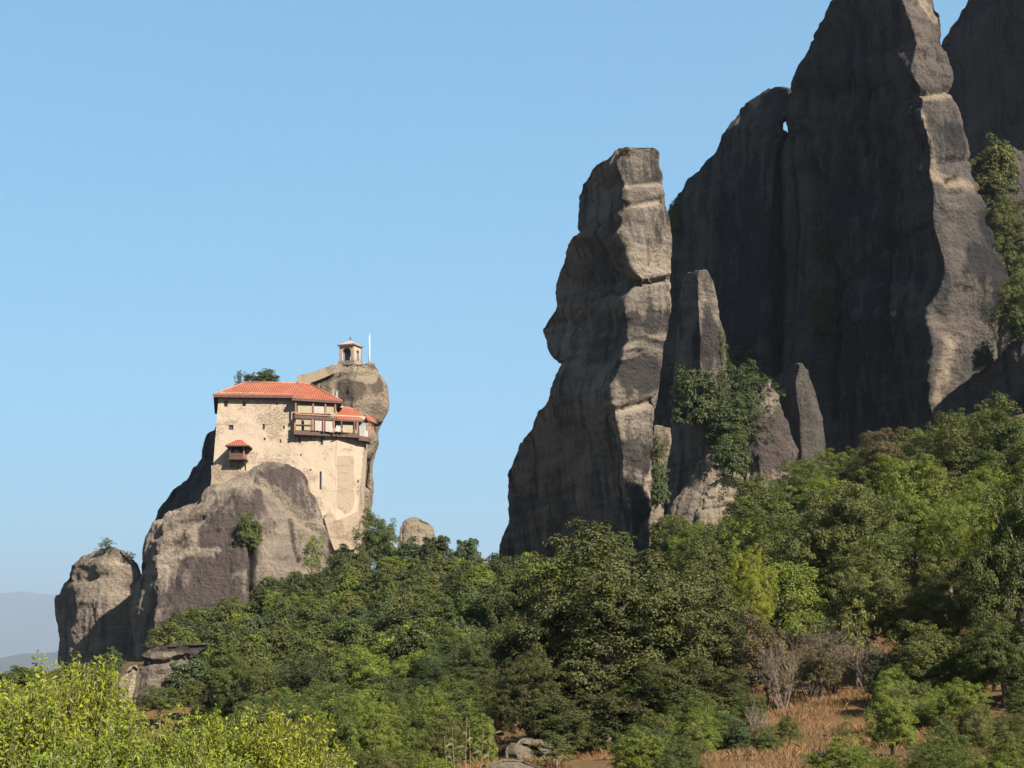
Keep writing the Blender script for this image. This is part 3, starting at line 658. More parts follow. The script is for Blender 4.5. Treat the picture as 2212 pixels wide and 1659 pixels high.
def wall_patch(name, mat, tl, tr, br, bl, windows, parent, reveal=0.32, n=26, jitter=0.05):
    """a battered wall panel with real window openings. corners are (u, v, Y); windows are (u, v, w, h) in the same frame"""
    TL, TR, BR, BL = (P(*q) for q in (tl, tr, br, bl))
    def pos(s, t): return (TL * (1 - s) + TR * s) * (1 - t) + (BL * (1 - s) + BR * s) * t
    def st(u, v):
        s, t = 0.5, 0.5
        for _ in range(12):
            p = pos(s, t); uu = UC + p.x / p.y * FPX; vv = VH - p.z / p.y * FPX
            s += (u - uu) / (tr[0] - tl[0]); t += (v - vv) / (bl[1] - tl[1])
        return s, t
    S = set(np.linspace(0, 1, n).tolist()); T = set(np.linspace(0, 1, n).tolist()); rects = []
    for w in windows:
        s0, t0 = st(w[0] - w[2] / 2, w[1] - w[3] / 2); s1, t1 = st(w[0] + w[2] / 2, w[1] + w[3] / 2)
        rects.append((s0, s1, t0, t1))
        S = {x for x in S if not (abs(x - s0) < 0.008 or abs(x - s1) < 0.008)} | {s0, s1}
        T = {x for x in T if not (abs(x - t0) < 0.008 or abs(x - t1) < 0.008)} | {t0, t1}
    S = sorted(S); T = sorted(T)
    nrm = (TR - TL).cross(BL - TL).normalized()
    if nrm.y > 0 and abs(nrm.y) > abs(nrm.x): nrm = -nrm
    pts = np.array([pos(s, t) for t in T for s in S])
    edge = np.array([0.0 if s in (0, 1) or t in (0, 1) else 1.0 for t in T for s in S])
    for r in rects:
        for a_, t in enumerate(T):
            for b_, s in enumerate(S):
                if r[0] - 0.02 < s < r[1] + 0.02 and r[2] - 0.02 < t < r[3] + 0.02: edge[a_ * len(S) + b_] = 0
    pts = pts + np.array(nrm)[None, :] * (jitter * fbm(pts * 0.5 + 3, 3) * edge)[:, None]
    mb = MB(); mb.v = [tuple(p) for p in pts]
    ns = len(S)
    for a_ in range(len(T) - 1):
        for b_ in range(ns - 1):
            sc, tc = (S[b_] + S[b_ + 1]) / 2, (T[a_] + T[a_ + 1]) / 2
            if any(r[0] < sc < r[1] and r[2] < tc < r[3] for r in rects): continue
            mb.f.append((a_ * ns + b_, (a_ + 1) * ns + b_, (a_ + 1) * ns + b_ + 1, a_ * ns + b_ + 1))
    inw = -nrm * reveal
    quads = []
    for r in rects:
        c = [pos(r[0], r[2]), pos(r[1], r[2]), pos(r[1], r[3]), pos(r[0], r[3])]
        for q in range(4):
            a_, b_ = c[q], c[(q + 1) % 4]
            mb.quad(a_, b_, b_ + inw, a_ + inw)
        quads.append(c)
    o = mb.build(name, mat, parent, smooth=False)
    for c in quads:
        win = MB()
        w = (c[1] - c[0]); h = (c[3] - c[0]); fw = min(0.05, w.length * 0.18)
        i = -nrm * (reveal - 0.06)
        f = MB()
        cc = [p + i for p in c]
        wu, hu = w.normalized() * fw, h.normalized() * fw
        def bar(a_, b_, c_, d_): f.hexa([a_, b_, c_, d_], [p + nrm * 0.05 for p in (a_, b_, c_, d_)])
        bar(cc[0], cc[1], cc[1] + hu, cc[0] + hu); bar(cc[3] - hu, cc[2] - hu, cc[2], cc[3])
        bar(cc[0] + hu, cc[0] + wu + hu, cc[3] + wu - hu, cc[3] - hu); bar(cc[1] - wu + hu, cc[1] + hu, cc[2] - hu, cc[2] - wu - hu)
        if w.length > 0.3:
            m0 = (cc[0] + cc[1]) / 2 - wu / 2
            bar(m0 + hu, m0 + wu + hu, m0 + h + wu - hu, m0 + h - hu)
        wo_ = f.build('window', M['frame'], parent)
        pm = MB(); pm.hexa([p + i * 1.0 - nrm * 0.02 for p in c], [p + i * 1.0 + nrm * 0.01 for p in c])
        pane = pm.build('pane', M['pane'], wo_)
    return o

# corner tops and bottoms of the plan: A left front, B step, C, D right front, E right back
wall_patch('front_wall', M['plaster'], (473, 846, 200.0), (634, 850, 201.5), (634, 1075, 201.2), (455, 1075, 199.3),
           [(488, 872.5, 7, 12.5), (527.5, 872, 7, 11.5), (598, 872, 3.2, 7.5), (499.3, 922.5, 9, 12.5), (569.5, 921.7, 4.6, 12.5), (613.3, 923.3, 3.6, 7), (605.8, 952.7, 2.8, 8), (571.6, 948.3, 4.5, 5)], mon)
wall_patch('gallery_wall', M['plaster'], (634, 851, 201.5), (728, 862, 203.0), (722, 1205, 202.6), (634, 1205, 201.2),
           [(646.5, 948.3, 4, 15), (695, 953.3, 5.5, 16), (692.5, 1037, 4, 40), (650, 983, 3, 5), (671, 1015, 3, 4)], mon)
wall_patch('right_wall', M['plaster'], (728, 896, 203.0), (793, 900, 205.5), (764, 1200, 204.6), (722, 1205, 202.6), [(773, 1040, 3, 5)], mon, jitter=0.0)
side = MB()
def corner(u, v, Yv): return P(u, v, Yv)
dz = P(793, 900, 205.5).z
def at_z(u, Yv, z): return Vector(((u - UC) / FPX * Yv, Yv, z))
side.quad(P(793, 900, 205.5), at_z(797, 213, dz), at_z(780, 213, P(764, 1200, 204.6).z), P(764, 1200, 204.6))
zt = P(473, 846, 200).z; zb = P(455, 1075, 199.3).z
side.quad(at_z(471, 212, zt), P(473, 846, 200), P(455, 1075, 199.3), at_z(462, 212, zb))
side.quad(at_z(797, 213, dz), at_z(471, 212, zt), at_z(462, 212, zb), at_z(780, 213, zb))
side.quad(at_z(728, 203, P(728, 862, 203).z), at_z(729, 211, P(728, 862, 203).z), at_z(729, 211, P(728, 905, 203).z), at_z(728, 203, P(728, 905, 203).z))
side.build('side_wall', M['plaster'], mon)
# bare rock panel with ragged edge built into the right wall, and its pale root
def surf_right(u, v):
    TL, TR, BR_, BL__ = P(728, 896, 203.0), P(793, 900, 205.5), P(764, 1200, 204.6), P(722, 1205, 202.6)
    a_, b_ = 0.5, 0.5
    for _ in range(30):
        p = (TL * (1 - a_) + TR * a_) * (1 - b_) + (BL__ * (1 - a_) + BR_ * a_) * b_
        a_ += (u - (UC + p.x / p.y * FPX)) / 55; b_ += (v - (VH - p.z / p.y * FPX)) / 305
    return p.y
def patch_on(name, mat, outline, Yf, depth, parent):
    mb = MB(); n = len(outline); front = [P(u, v, Yf(u, v)) for u, v in outline]; c = sum(front, Vector()) / n
    mb.v = [tuple(p) for p in front] + [tuple(p + Vector((0, depth, 0))) for p in front] + [tuple(c + Vector((0, -0.02, 0)))]
    for i in range(n):
        j = (i + 1) % n; mb.f.append((i, i + n, j + n, j)); mb.f.append((i, j, 2 * n))
    return mb.build(name, mat, parent)
patch_on('rock_panel', M['masonry'], [(729, 986), (741, 984), (753, 985), (763, 984), (765, 1000), (764, 1020), (766, 1040), (763, 1058), (767, 1074), (764, 1092), (757, 1106), (745, 1110), (736, 1100), (728, 1096), (727, 1070), (730, 1044), (728, 1010)],
         lambda u, v: surf_right(u, v) - 0.035, 0.5, mon)
patch_on('rock_root', M['masonry'], [(700, 1120), (712, 1100), (724, 1125), (745, 1118), (770, 1105), (779, 1120), (772, 1150), (766, 1186), (742, 1190), (722, 1188), (715, 1170)],
         lambda u, v: 201.9 + (u - 722) * 0.03, 1.5, mon)
base = patch_on('footing', M['masonry'], [(456, 1006), (470, 1003), (490, 1008), (515, 1013), (541, 1020), (548, 1040), (520, 1050), (480, 1052), (454, 1056), (457, 1030)],
         lambda u, v: 199.15 - (v - 1003) * 0.004, 0.8, mon)

def roof(name, polys, mat, parent, thick=0.16, hips=()):
    """a tiled roof slab from its sloping faces, a dark soffit under it, pale ridge tiles along the hips"""
    top = MB()
    for q in polys: top.quad(*q)
    o = top.build(name, mat, parent)
    und = MB()
    dn = Vector((0, 0, -thick))
    for q in polys:
        und.quad(*[p + dn for p in reversed(q)])
        for i in range(len(q)):
            a_, b_ = q[i], q[(i + 1) % len(q)]
            und.quad(a_ - Vector((0, 0, 0.012)), b_ - Vector((0, 0, 0.012)), b_ + dn, a_ + dn)
    und.build('soffit', M['wood'], o)
    for a_, b_ in hips:
        t = MB(); t.tube([a_ + Vector((0, 0, 0.02)), (a_ + b_) / 2 + Vector((0, 0, 0.03)), b_ + Vector((0, 0, 0.02))], [0.11, 0.11, 0.11], 6); t.build('ridge_tiles', M['ridge_tile'], o, True)
    return o
EL = P(461, 852.5, 199.1); ER = P(634, 854.5, 200.7); RL = P(530, 826, 204.6); RR = P(652, 828, 206.2)
BL = at_z(464, 212.6, EL.z); BR = at_z(640, 212.6, ER.z)
roof('roof', [(EL, ER, RR, RL), (BL, EL, RL), (BR, BL, RL, RR)], M['tile'], mon, 0.3, [(RL, RR), (EL, RL)])
F1 = P(631, 859.5, 200.0); F2 = P(738, 866, 201.9); G1 = P(640, 827.5, 206.0); G2 = P(671, 830, 206.6); H2 = at_z(740, 212, F2.z); H1 = at_z(634, 212, F1.z)
roof('roof', [(F1, F2, G2, G1), (F2, H2, G2), (H2, H1, G1, G2)], M['tile'], mon, 0.3, [(G1, G2), (G2, F2)])
J1 = P(725, 877, 206.2); J2 = P(764, 884, 207.2); J3 = P(789, 904, 206.0); K1 = P(727, 905, 201.9); K2 = P(783, 908.5, 203.9)
roof('lower_roof', [(K1, K2, J3, J2, J1)], M['tile'], mon, 0.22, [(J1, J2), (J2, J3)])
Q1 = P(789, 895, 206.0); Q2 = P(793, 906, 204.4); Q3 = P(815, 914, 206.2); Q4 = P(806, 902, 208.0)
roof('porch_roof', [(Q2, Q3, Q4, Q1)], M['tile'], mon, 0.12)
mb = MB(); mb.hexa([P(728, 880, 203.4), P(741, 880, 203.9), P(741, 880, 206.0), P(728, 880, 206.0)], [P(728, 864, 203.4), P(735, 864, 203.9), P(735, 864, 206), P(728, 864, 206)])
mb.build('gable_wall', M['plaster'], mon)
# chimneys behind the hip
for (u, v, w, mname) in ((720, 848, 3.2, 'bell_plaster'), (728, 852, 4.0, 'white')):
    mb = MB(); a_ = P(u, v, 209); r = w * 0.03; mb.box(a_.x - r, a_.x + r, 209 - r, 209 + r, a_.z - 0.9, a_.z + 0.35); mb.box(a_.x - r * 1.35, a_.x + r * 1.35, 209 - r * 1.35, 209 + r * 1.35, a_.z + 0.352, a_.z + 0.45)
    mb.build('chimney', M[mname], mon)

# galleries
def Yw(u): return float(np.interp(u, [634, 728, 795, 806], [201.5, 203.0, 205.5, 206.2]))
def gbox(mb, u0, v0, u1, v1, h, d0, d1):
    """bar from (u0, v0) to (u1, v1) (its top edge), h pixels tall, between d0 and d1 metres in front of the wall"""
    pts = []
    for (u, v) in ((u0, v0), (u1, v1)):
        a_ = P(u, v, Yw(u) - d0); z0 = P(u, v + h, Yw(u) - d0).z
        pts.append((Vector((a_.x, Yw(u) - d0, z0)), Vector((a_.x, Yw(u) - d1, z0)), Vector((a_.x, Yw(u) - d0, a_.z)), Vector((a_.x, Yw(u) - d1, a_.z))))
    mb.hexa([pts[0][0], pts[1][0], pts[1][1], pts[0][1]], [pts[0][2], pts[1][2], pts[1][3], pts[0][3]])
def gpart(name, mat, *a_, parent=mon):
    mb = MB(); gbox(mb, *a_); return mb.build(name, M[mat], parent)
up = gpart('upper_gallery', 'wood', 636, 896, 729, 902, 7, 1.15, -0.3)
gpart('gallery_ledge', 'ridge_tile', 640, 892.5, 728, 897.5, 2.6, 1.22, 0.9, parent=up)
for (u0, u1, m_) in ((643, 675, 'cream'), (678.5, 702, 'white'), (705, 721, 'cream')):
    t = (u0 - 640) / 88
    gpart('panel', m_, u0, 876 + 3 * t, u1, 877 + 3 * t, 15.5, 1.02, 0.92, parent=up)
for u in (639, 676.5, 703, 724.5):
    gpart('post', 'wood_red', u - 1.4, 864, u + 1.4, 864, 31, 1.12, 0.98, parent=up)
lo = gpart('lower_gallery', 'wood', 634.5, 929.5, 776, 937, 8.5, 1.2, -0.3)
for (u0, u1, m_, vt, h) in ((639, 651, 'cream', 906, 23), (657, 671, 'cream', 906, 23), (680.5, 695, 'white', 906.5, 23.5), (703, 718.5, 'white', 908, 24), (726, 736, 'white', 919, 13), (740.5, 762, 'cream', 918, 16)):
    gpart('panel', m_, u0, vt, u1, vt + 0.8, h, 1.02, 0.92, parent=lo)
for (u, w, vt, h, m_) in ((637, 3, 912, 18, 'wood_red'), (654, 4, 902, 8, 'wood'), (675.5, 6, 904, 26, 'wood_red'), (699, 4, 904, 28, 'wood_red'), (721.5, 3, 906, 28, 'wood_red'), (738, 2.5, 908, 26, 'wood'), (766, 3.5, 908, 28, 'wood'), (772, 3.5, 908, 28, 'wood_red')):
    gpart('post', m_, u - w / 2, vt, u + w / 2, vt, h, 1.12, 0.98, parent=lo)
gpart('rail', 'wood', 640, 916.5, 676, 917.5, 2, 1.14, 1.04, parent=lo)
po = gpart('porch', 'wood', 775, 941, 797, 944, 10, 0.9, -2.0)
gpart('panel', 'grey_panel', 776, 913, 791, 914, 29, 0.6, 0.5, parent=po)
gpart('panel', 'white', 786, 930, 795, 931, 13, 0.62, 0.52, parent=po)
for u in (793.5, 800): gpart('post', 'wood_red', u - 1.6, 906, u + 1.6, 906, 36, 0.55, 0.4, parent=po)
for u in (648, 672, 700, 726, 750, 770):
    mb = MB(); a_ = P(u, 939, Yw(u) - 1.0); b_ = P(u, 952, Yw(u) + 0.1); mb.tube([a_, b_], [0.07, 0.07], 5); mb.build('bracket', M['wood'], lo)

# hanging timber hoist house on the left part of the front wall
hoist = empty('hoist_house', P(512, 990, 200))
tag(hoist, 'small dark wooden hoist house with red roof hanging on the monastery wall', 'hut')
fx0, fx1 = P(495, 990, 198.0).x, P(528, 990, 198.0).x
zf = P(510, 990, 198.2).z; ztop = P(510, 963, 198.2).z
mb = MB(); mb.box(fx0 - 0.1, fx1 + 0.1, 198.0, 200.2, zf - 0.16, zf); mb.build('floor', M['wood'], hoist)
for x in (fx0 + 0.08, fx1 - 0.08):
    for y in (198.1, 199.9):
        mb = MB(); mb.box(x - 0.08, x + 0.08, y - 0.08, y + 0.08, zf + 0.003, ztop); mb.build('post', M['wood_red'] if x > fx1 - 0.2 else M['wood'], hoist)
mb = MB(); mb.box(fx0 + 0.17, fx1 - 0.17, 198.06, 198.12, zf + 0.004, zf + 0.62); mb.build('front_panel', M['wood'], hoist)
mb = MB(); mb.box(fx0 + 0.05, fx0 + 0.11, 198.2, 199.8, zf + 0.004, zf + 0.62); mb.build('side_panel', M['wood'], hoist)
mb = MB(); mb.box(fx1 - 0.11, fx1 - 0.05, 198.2, 199.8, zf + 0.004, zf + 0.62); mb.build('side_panel', M['wood_red'], hoist)
mb = MB(); mb.box(fx0 + 0.2, fx1 - 0.2, 199.82, 199.9, zf + 0.004, ztop); mb.build('back_board', M['wood'], hoist)
wl = P(512, 976, 199.5); mb = MB(); mb.tube([wl + Vector((0, 0, -0.35)), wl + Vector((0, 0, -0.25)), wl + Vector((0, 0, 0.1)), wl + Vector((0, 0, 0.3))], [0.3, 0.42, 0.4, 0.15], 10); mb.build('light_opening', M['white'], hoist, True)  # white solid added to stand for a light opening in the house
for x in (fx0 + 0.1, (fx0 + fx1) / 2, fx1 - 0.1):
    mb = MB(); mb.tube([(x, 198.15, zf - 0.1), (x, 199.75, zf - 1.5)], [0.09, 0.09], 6); mb.build('brace', M['wood'], hoist)
mb = MB(); mb.tube([(fx1 - 0.05, 199.3, zf - 0.15), (fx1 - 0.05, 199.3, zf - 1.7)], [0.06, 0.06], 6); mb.build('prop', M['wood'], hoist)
xa, xb, ya, yb = fx0 - 0.42, fx1 + 0.62, 197.55, 200.4
e = [Vector((xa, ya, ztop)), Vector((xb, ya, ztop)), Vector((xb, yb, ztop)), Vector((xa, yb, ztop))]; xm = (fx0 + fx1) / 2 + 0.15
r1, r2 = Vector((xm - 0.25, 198.9, ztop + 0.85)), Vector((xm + 0.25, 198.9, ztop + 0.85))
roof('roof', [(e[0], e[1], r2, r1), (e[1], e[2], r2), (e[2], e[3], r1, r2), (e[3], e[0], r1)], M['tile'], hoist, 0.14)

# bell tower on the summit
bt = empty('bell_tower', P(757, 787, 214.2), math.radians(-22)); bt.scale = (1.06, 1.06, 0.84)
tag(bt, 'small ochre bell tower with arched openings on the round rock summit', 'bell tower')
def local(name, mb, mat, parent, smooth=False):
    o = bpy.data.objects.new(name, mb.mesh(name, smooth)); o.data.materials.append(mat); col.objects.link(o); o.parent = parent; return o
half, hb = 1.02, 2.75
def arch_wall(ow, oh, thick):
    """one wall along x at y=-half with an arched opening"""
    mb = MB(); na = 10; z0 = 0.35
    arc = [(-ow, z0)] + [(-ow * math.cos(math.pi * i / na), oh + ow * math.sin(math.pi * i / na)) for i in range(na + 1)] + [(ow, z0)]
    outer = [(-half, z0)] + [(-half + 2 * half * i / na, hb) for i in range(na + 1)] + [(half, z0)]
    for y, flip in ((-half, False), (-half + thick, True)):
        for i in range(len(arc) - 1):
            q = [(outer[i][0], y, outer[i][1]), (arc[i][0], y, arc[i][1]), (arc[i + 1][0], y, arc[i + 1][1]), (outer[i + 1][0], y, outer[i + 1][1])]
            mb.quad(*(reversed(q) if flip else q))
    for i in range(len(arc) - 1):
        a_, b_ = arc[i], arc[i + 1]; mb.quad((a_[0], -half, a_[1]), (a_[0], -half + thick, a_[1]), (b_[0], -half + thick, b_[1]), (b_[0], -half, b_[1]))
    return mb
for i in range(4):
    o = local('arch_wall', arch_wall(0.60 if i % 2 == 0 else 0.36, 1.75, 0.28), M['bell_plaster'], bt)
    o.rotation_euler = (0, 0, i * math.pi / 2); o.scale = (1.0 - 0.004 * (i % 2), 1.0 - 0.004 * (i % 2), 1)
mb = MB(); mb.box(-1.12, 1.12, -1.12, 1.12, -1.0, 0.349); local('base', mb, M['masonry'], bt)
mb = MB(); mb.box(-1.22, 1.22, -1.22, 1.22, 2.752, 2.9); local('cornice', mb, M['bell_plaster'], bt)
mb = MB(); q = 1.26; ap = (0, 0, 3.75); c4 = [(-q, -q, 2.903), (q, -q, 2.903), (q, q, 2.903), (-q, q, 2.903)]
for i in range(4): mb.quad(c4[i], c4[(i + 1) % 4], ap)
mb.quad(*reversed(c4)); rf = local('roof', mb, M['pale_tile'], bt)
mb = MB(); mb.box(-0.04, 0.04, -0.04, 0.04, 3.70, 4.3); mb.box(-0.2, 0.2, -0.035, 0.035, 4.04, 4.12); local('cross', mb, M['metal'], rf)
mb = MB(); mb.tube([(0, 0, 1.25), (0, 0, 1.33), (0, 0, 1.6), (0, 0, 1.8), (0, 0, 1.86)], [0.34, 0.31, 0.22, 0.17, 0.05], 14); local('bell', mb, M['bronze'], bt, True)
mb = MB(); mb.box(-0.72, 0.72, -0.05, 0.05, 1.862, 1.97); local('beam', mb, M['wood'], bt)

fp = empty('flagpole', P(798, 787, 213.6)); tag(fp, 'bare white flagpole standing right of the bell tower', 'flagpole')
mb = MB(); mb.tube([(0, 0, -0.5), (0, 0, 1.8), (0, 0, 3.75)], [0.10, 0.095, 0.075], 10); local('pole', mb, M['white_paint'], fp, True)
mb = MB(); mb.tube([(0, 0, 3.75), (0, 0, 3.8), (0, 0, 3.9), (0, 0, 3.95)], [0.05, 0.12, 0.12, 0.02], 10); local('finial', mb, M['white_paint'], fp, True)
mb = MB(); mb.tube([(0, 0, -0.6), (0, 0, 0.22), (0, 0, 0.28)], [0.3, 0.27, 0.12], 12); local('footing', mb, M['masonry'], fp)

# rubble parapet climbing to the bell tower
mb = MB(); pts = [(642, 813, 801, 213.2), (642, 813, 801, 213.2)]
prof = [(642, 811, 832), (668, 806, 822), (695, 797, 812), (718, 789, 802), (735, 785, 797)]
pr = []
for (u0, t0, b0), (u1, t1, b1) in zip(prof[:-1], prof[1:]):
    n = 5
    for i in range(n):
        f = i / n; pr.append((u0 + (u1 - u0) * f, t0 + (t1 - t0) * f + random.Random(int(u0) + i).uniform(-0.9, 0.9), b0 + (b1 - b0) * f))
pr.append(prof[-1])
for a_, b_ in zip(pr[:-1], pr[1:]):
    q = []
    for (u, t, b) in (a_, b_):
        top = P(u, t, 211.6); bot = P(u, b + 6, 211.6); q.append((Vector((top.x, 211.6, bot.z)), Vector((top.x, 212.2, bot.z)), Vector((top.x, 211.6, top.z)), Vector((top.x, 212.2, top.z))))
    mb.hexa([q[0][0], q[1][0], q[1][1], q[0][1]], [q[0][2], q[1][2], q[1][3], q[0][3]])
pw = mb.build('parapet_wall', M['masonry']); tag(pw, 'pale rubble parapet wall climbing the summit to the bell tower', 'wall')
# ------------------------------------------------------------------ haze over the plain
k = NT('haze_air')
pv = k.n('VolumePrincipled'); pv.inputs['Color'].default_value = (0.42, 0.50, 0.61, 1); pv.inputs['Density'].default_value = 0.000075; pv.inputs['Anisotropy'].default_value = 0.3
k.l(pv.outputs[0], k.out.inputs['Volume'])
mb = MB(); mb.box(-46000, 46000, -46000, 46000, PLAIN - 12, 1300)
hz = mb.build('haze', k.m); tag(hz, kind='stuff')

# ------------------------------------------------------------------ trees
def leaves(P0, N0, D0, L, W, fold=0.25):
    """one folded rhombic leaf per row: base P0, normal N0, direction D0"""
    D = D0 - N0 * (D0 * N0).sum(1, keepdims=True); D /= np.linalg.norm(D, axis=1, keepdims=True) + 1e-9
    S = np.cross(N0, D)
    L = L[:, None]; W = W[:, None]
    b = P0 - D * L * 0.5; t = P0 + D * L * 0.5; m = P0 + D * L * 0.05
    l = m + S * W * 0.5 + N0 * W * fold; r = m - S * W * 0.5 + N0 * W * fold
    V = np.stack([b, r, t, l], 1).reshape(-1, 3)
    F = np.arange(len(P0) * 4).reshape(-1, 4)
    return V, F
def unit(r, n):
    v = r.normal(size=(n, 3)); return v / np.linalg.norm(v, axis=1, keepdims=True)
def crown_mesh(name, seed, clumps, per, clump_r, leaf, aspect=0.55, irregular=0.28, low=-0.45, conical=0.0, gap=0.0, thin=0.8):
    """a crown one unit wide and one unit tall (z 0..1): leaf clumps on an uneven shell, more thinly inside"""
    r = np.random.RandomState(seed)
    d = unit(r, clumps * 3); d = d[d[:, 2] > low][:clumps]; n = len(d)
    lump = fbm(d * 1.9 + seed * 3.1, 3)
    shell = np.where(r.rand(n) < thin, r.uniform(0.80, 1.0, n), r.uniform(0.35, 0.8, n))
    rad = 0.5 * shell * (1.0 - irregular * 0.6 + irregular * lump)
    C = d * rad[:, None]
    zz = (C[:, 2] / 0.5 - low) / (1 - low)
    if conical: C[:, :2] *= (1 - conical * np.clip(zz, 0, 1))[:, None]
    C[:, 2] = np.clip(zz, 0.0, 1.05)
    if gap:
        keep = fbm(C * 5 + seed, 2) > -gap_th(gap); C = C[keep]; d = d[keep]; n = len(C)
    cr = clump_r * r.uniform(0.65, 1.35, n)
    idx = np.repeat(np.arange(n), per)
    o = unit(r, len(idx)); o[:, 2] = np.where(o[:, 2] < -0.35, -o[:, 2], o[:, 2])
    rr = cr[idx] * r.uniform(0.45, 1.05, len(idx)) ** 0.7
    P0 = C[idx] + o * rr[:, None] * np.array([1, 1, 0.85])
    N0 = o * 1.1 + d[idx] * 0.3 + np.array([0, 0, 0.3]) + 0.42 * r.normal(size=(len(idx), 3)); N0 /= np.linalg.norm(N0, axis=1, keepdims=True)
    D0 = o + 0.8 * r.normal(size=(len(idx), 3)) + np.array([0, 0, -0.2])
    L = leaf * r.uniform(0.65, 1.35, len(idx)); W = L * aspect
    V, F = leaves(P0, N0, D0, L, W)
    ct = r.rand(n)
    t = np.clip(0.55 * ct[idx] + 0.45 * r.rand(len(idx)), 0, 1)
    return np_mesh(name, V, F, False, {'tint': np.repeat(t, 4)})
def gap_th(g): return 0.35 - g
def trunk_mesh(name, seed, limbs=6):
    """trunk one unit tall (z 0..1) with limbs reaching into the crown"""
    r = random.Random(seed); mb = MB()
    pts = [(0, 0, -0.12)]; x = y = 0.0
    for i in range(1, 6):
        x += r.uniform(-0.03, 0.03); y += r.uniform(-0.03, 0.03); pts.append((x, y, i / 5 * 0.72))
    mb.tube(pts, [0.042, 0.034, 0.030, 0.025, 0.019, 0.010], 7)
    for i in range(limbs):
        a = 2 * math.pi * (i + r.random() * 0.6) / limbs; z0 = r.uniform(0.22, 0.6); k_ = min(4, int(z0 / 0.72 * 5) + 1)
        b = Vector(pts[k_]); le = r.uniform(0.22, 0.36); d = Vector((math.cos(a), math.sin(a), r.uniform(0.5, 1.1))).normalized()
        m_ = b + d * le * 0.5 + Vector((0, 0, 0.03)); e_ = b + d * le + Vector((r.uniform(-.05, .05), r.uniform(-.05, .05), 0.05))
        mb.tube([b, m_, e_], [0.017, 0.011, 0.004], 5, False)
    me = mb.mesh(name, True); me.materials.append(M['bark']); return me

CROWN = {}
def family(key, n, mat='leaf', **kw):
    CROWN[key] = []
    for i in range(n):
        me = crown_mesh('crown', 11 * len(CROWN) + i * 7 + 3, **kw); me.materials.append(M[mat]); CROWN[key].append(me)
family('oak', 3, clumps=900, per=84, clump_r=0.046, leaf=0.0150, irregular=0.42, low=-0.55)         # large near crowns
family('mid', 4, clumps=460, per=66, clump_r=0.066, leaf=0.0225, irregular=0.45, low=-0.5)
family('hill', 6, clumps=270, per=44, clump_r=0.085, leaf=0.045, irregular=0.45, low=-0.5)
family('tall', 3, clumps=250, per=44, clump_r=0.075, leaf=0.045, irregular=0.35, low=-0.6, conical=0.35)
family('airy', 3, clumps=120, per=34, clump_r=0.085, leaf=0.040, irregular=0.5, low=-0.6, gap=0.15)
family('fine', 3, mat='leaf_bright', clumps=640, per=50, clump_r=0.045, leaf=0.019, irregular=0.45, low=-0.4, aspect=0.4)
TRUNK = [trunk_mesh('trunk', 40 + i) for i in range(5)]

_tr = random.Random(5)
def tree(name, label, cat, u, v_top, Yv, w_px, col_, fam='hill', h_px=None, z_base=None, group=None, x=None, h=None, w=None):
    """a tree whose top is seen at (u, v_top) at distance Yv; its foot is on the ground unless z_base is given"""
    if x is None: x = (u - UC) / FPX * Yv
    zb = gz(x, Yv) if z_base is None else z_base
    zt = (VH - v_top) / FPX * Yv if h is None else zb + h
    H = max(zt - zb, 0.8)
    W = w_px / FPX * Yv if w is None else w
    if z_base is None and not h_px: hc = H * 0.93
    elif z_base is None: hc = min(H * 0.95, max(h_px / FPX * Yv, 0.62 * H))
    else: hc = H * 0.98
    root = empty(name, (x, Yv, zb), _tr.uniform(0, 6.28))
    t = bpy.data.objects.new('trunk', _tr.choice(TRUNK)); t.parent = root; t.scale = (max(W, H * 0.6) * 0.85, max(W, H * 0.6) * 0.85, H * 0.9); col.objects.link(t)
    if z_base is not None: t.location = (0, 0, H * 0.14); t.scale = (W * 0.6, W * 0.6, H * 0.7)
    c = bpy.data.objects.new('crown', _tr.choice(CROWN[fam])); c.parent = root; c.location = (0, 0, H - hc); c.scale = (W, W * _tr.uniform(0.9, 1.1), hc); col.objects.link(c)
    j = _tr.uniform(0.88, 1.12)
    c.color = (col_[0] * j, col_[1] * j, col_[2] * j, 1)
    tag(root, label, cat, group)
    return root
DK = (0.036, 0.044, 0.011); MD = (0.053, 0.066, 0.0125); OL = (0.063, 0.067, 0.015); BR = (0.088, 0.108, 0.014); YG = (0.135, 0.145, 0.013); BL_ = (0.040, 0.055, 0.019); BN = (0.070, 0.055, 0.025)

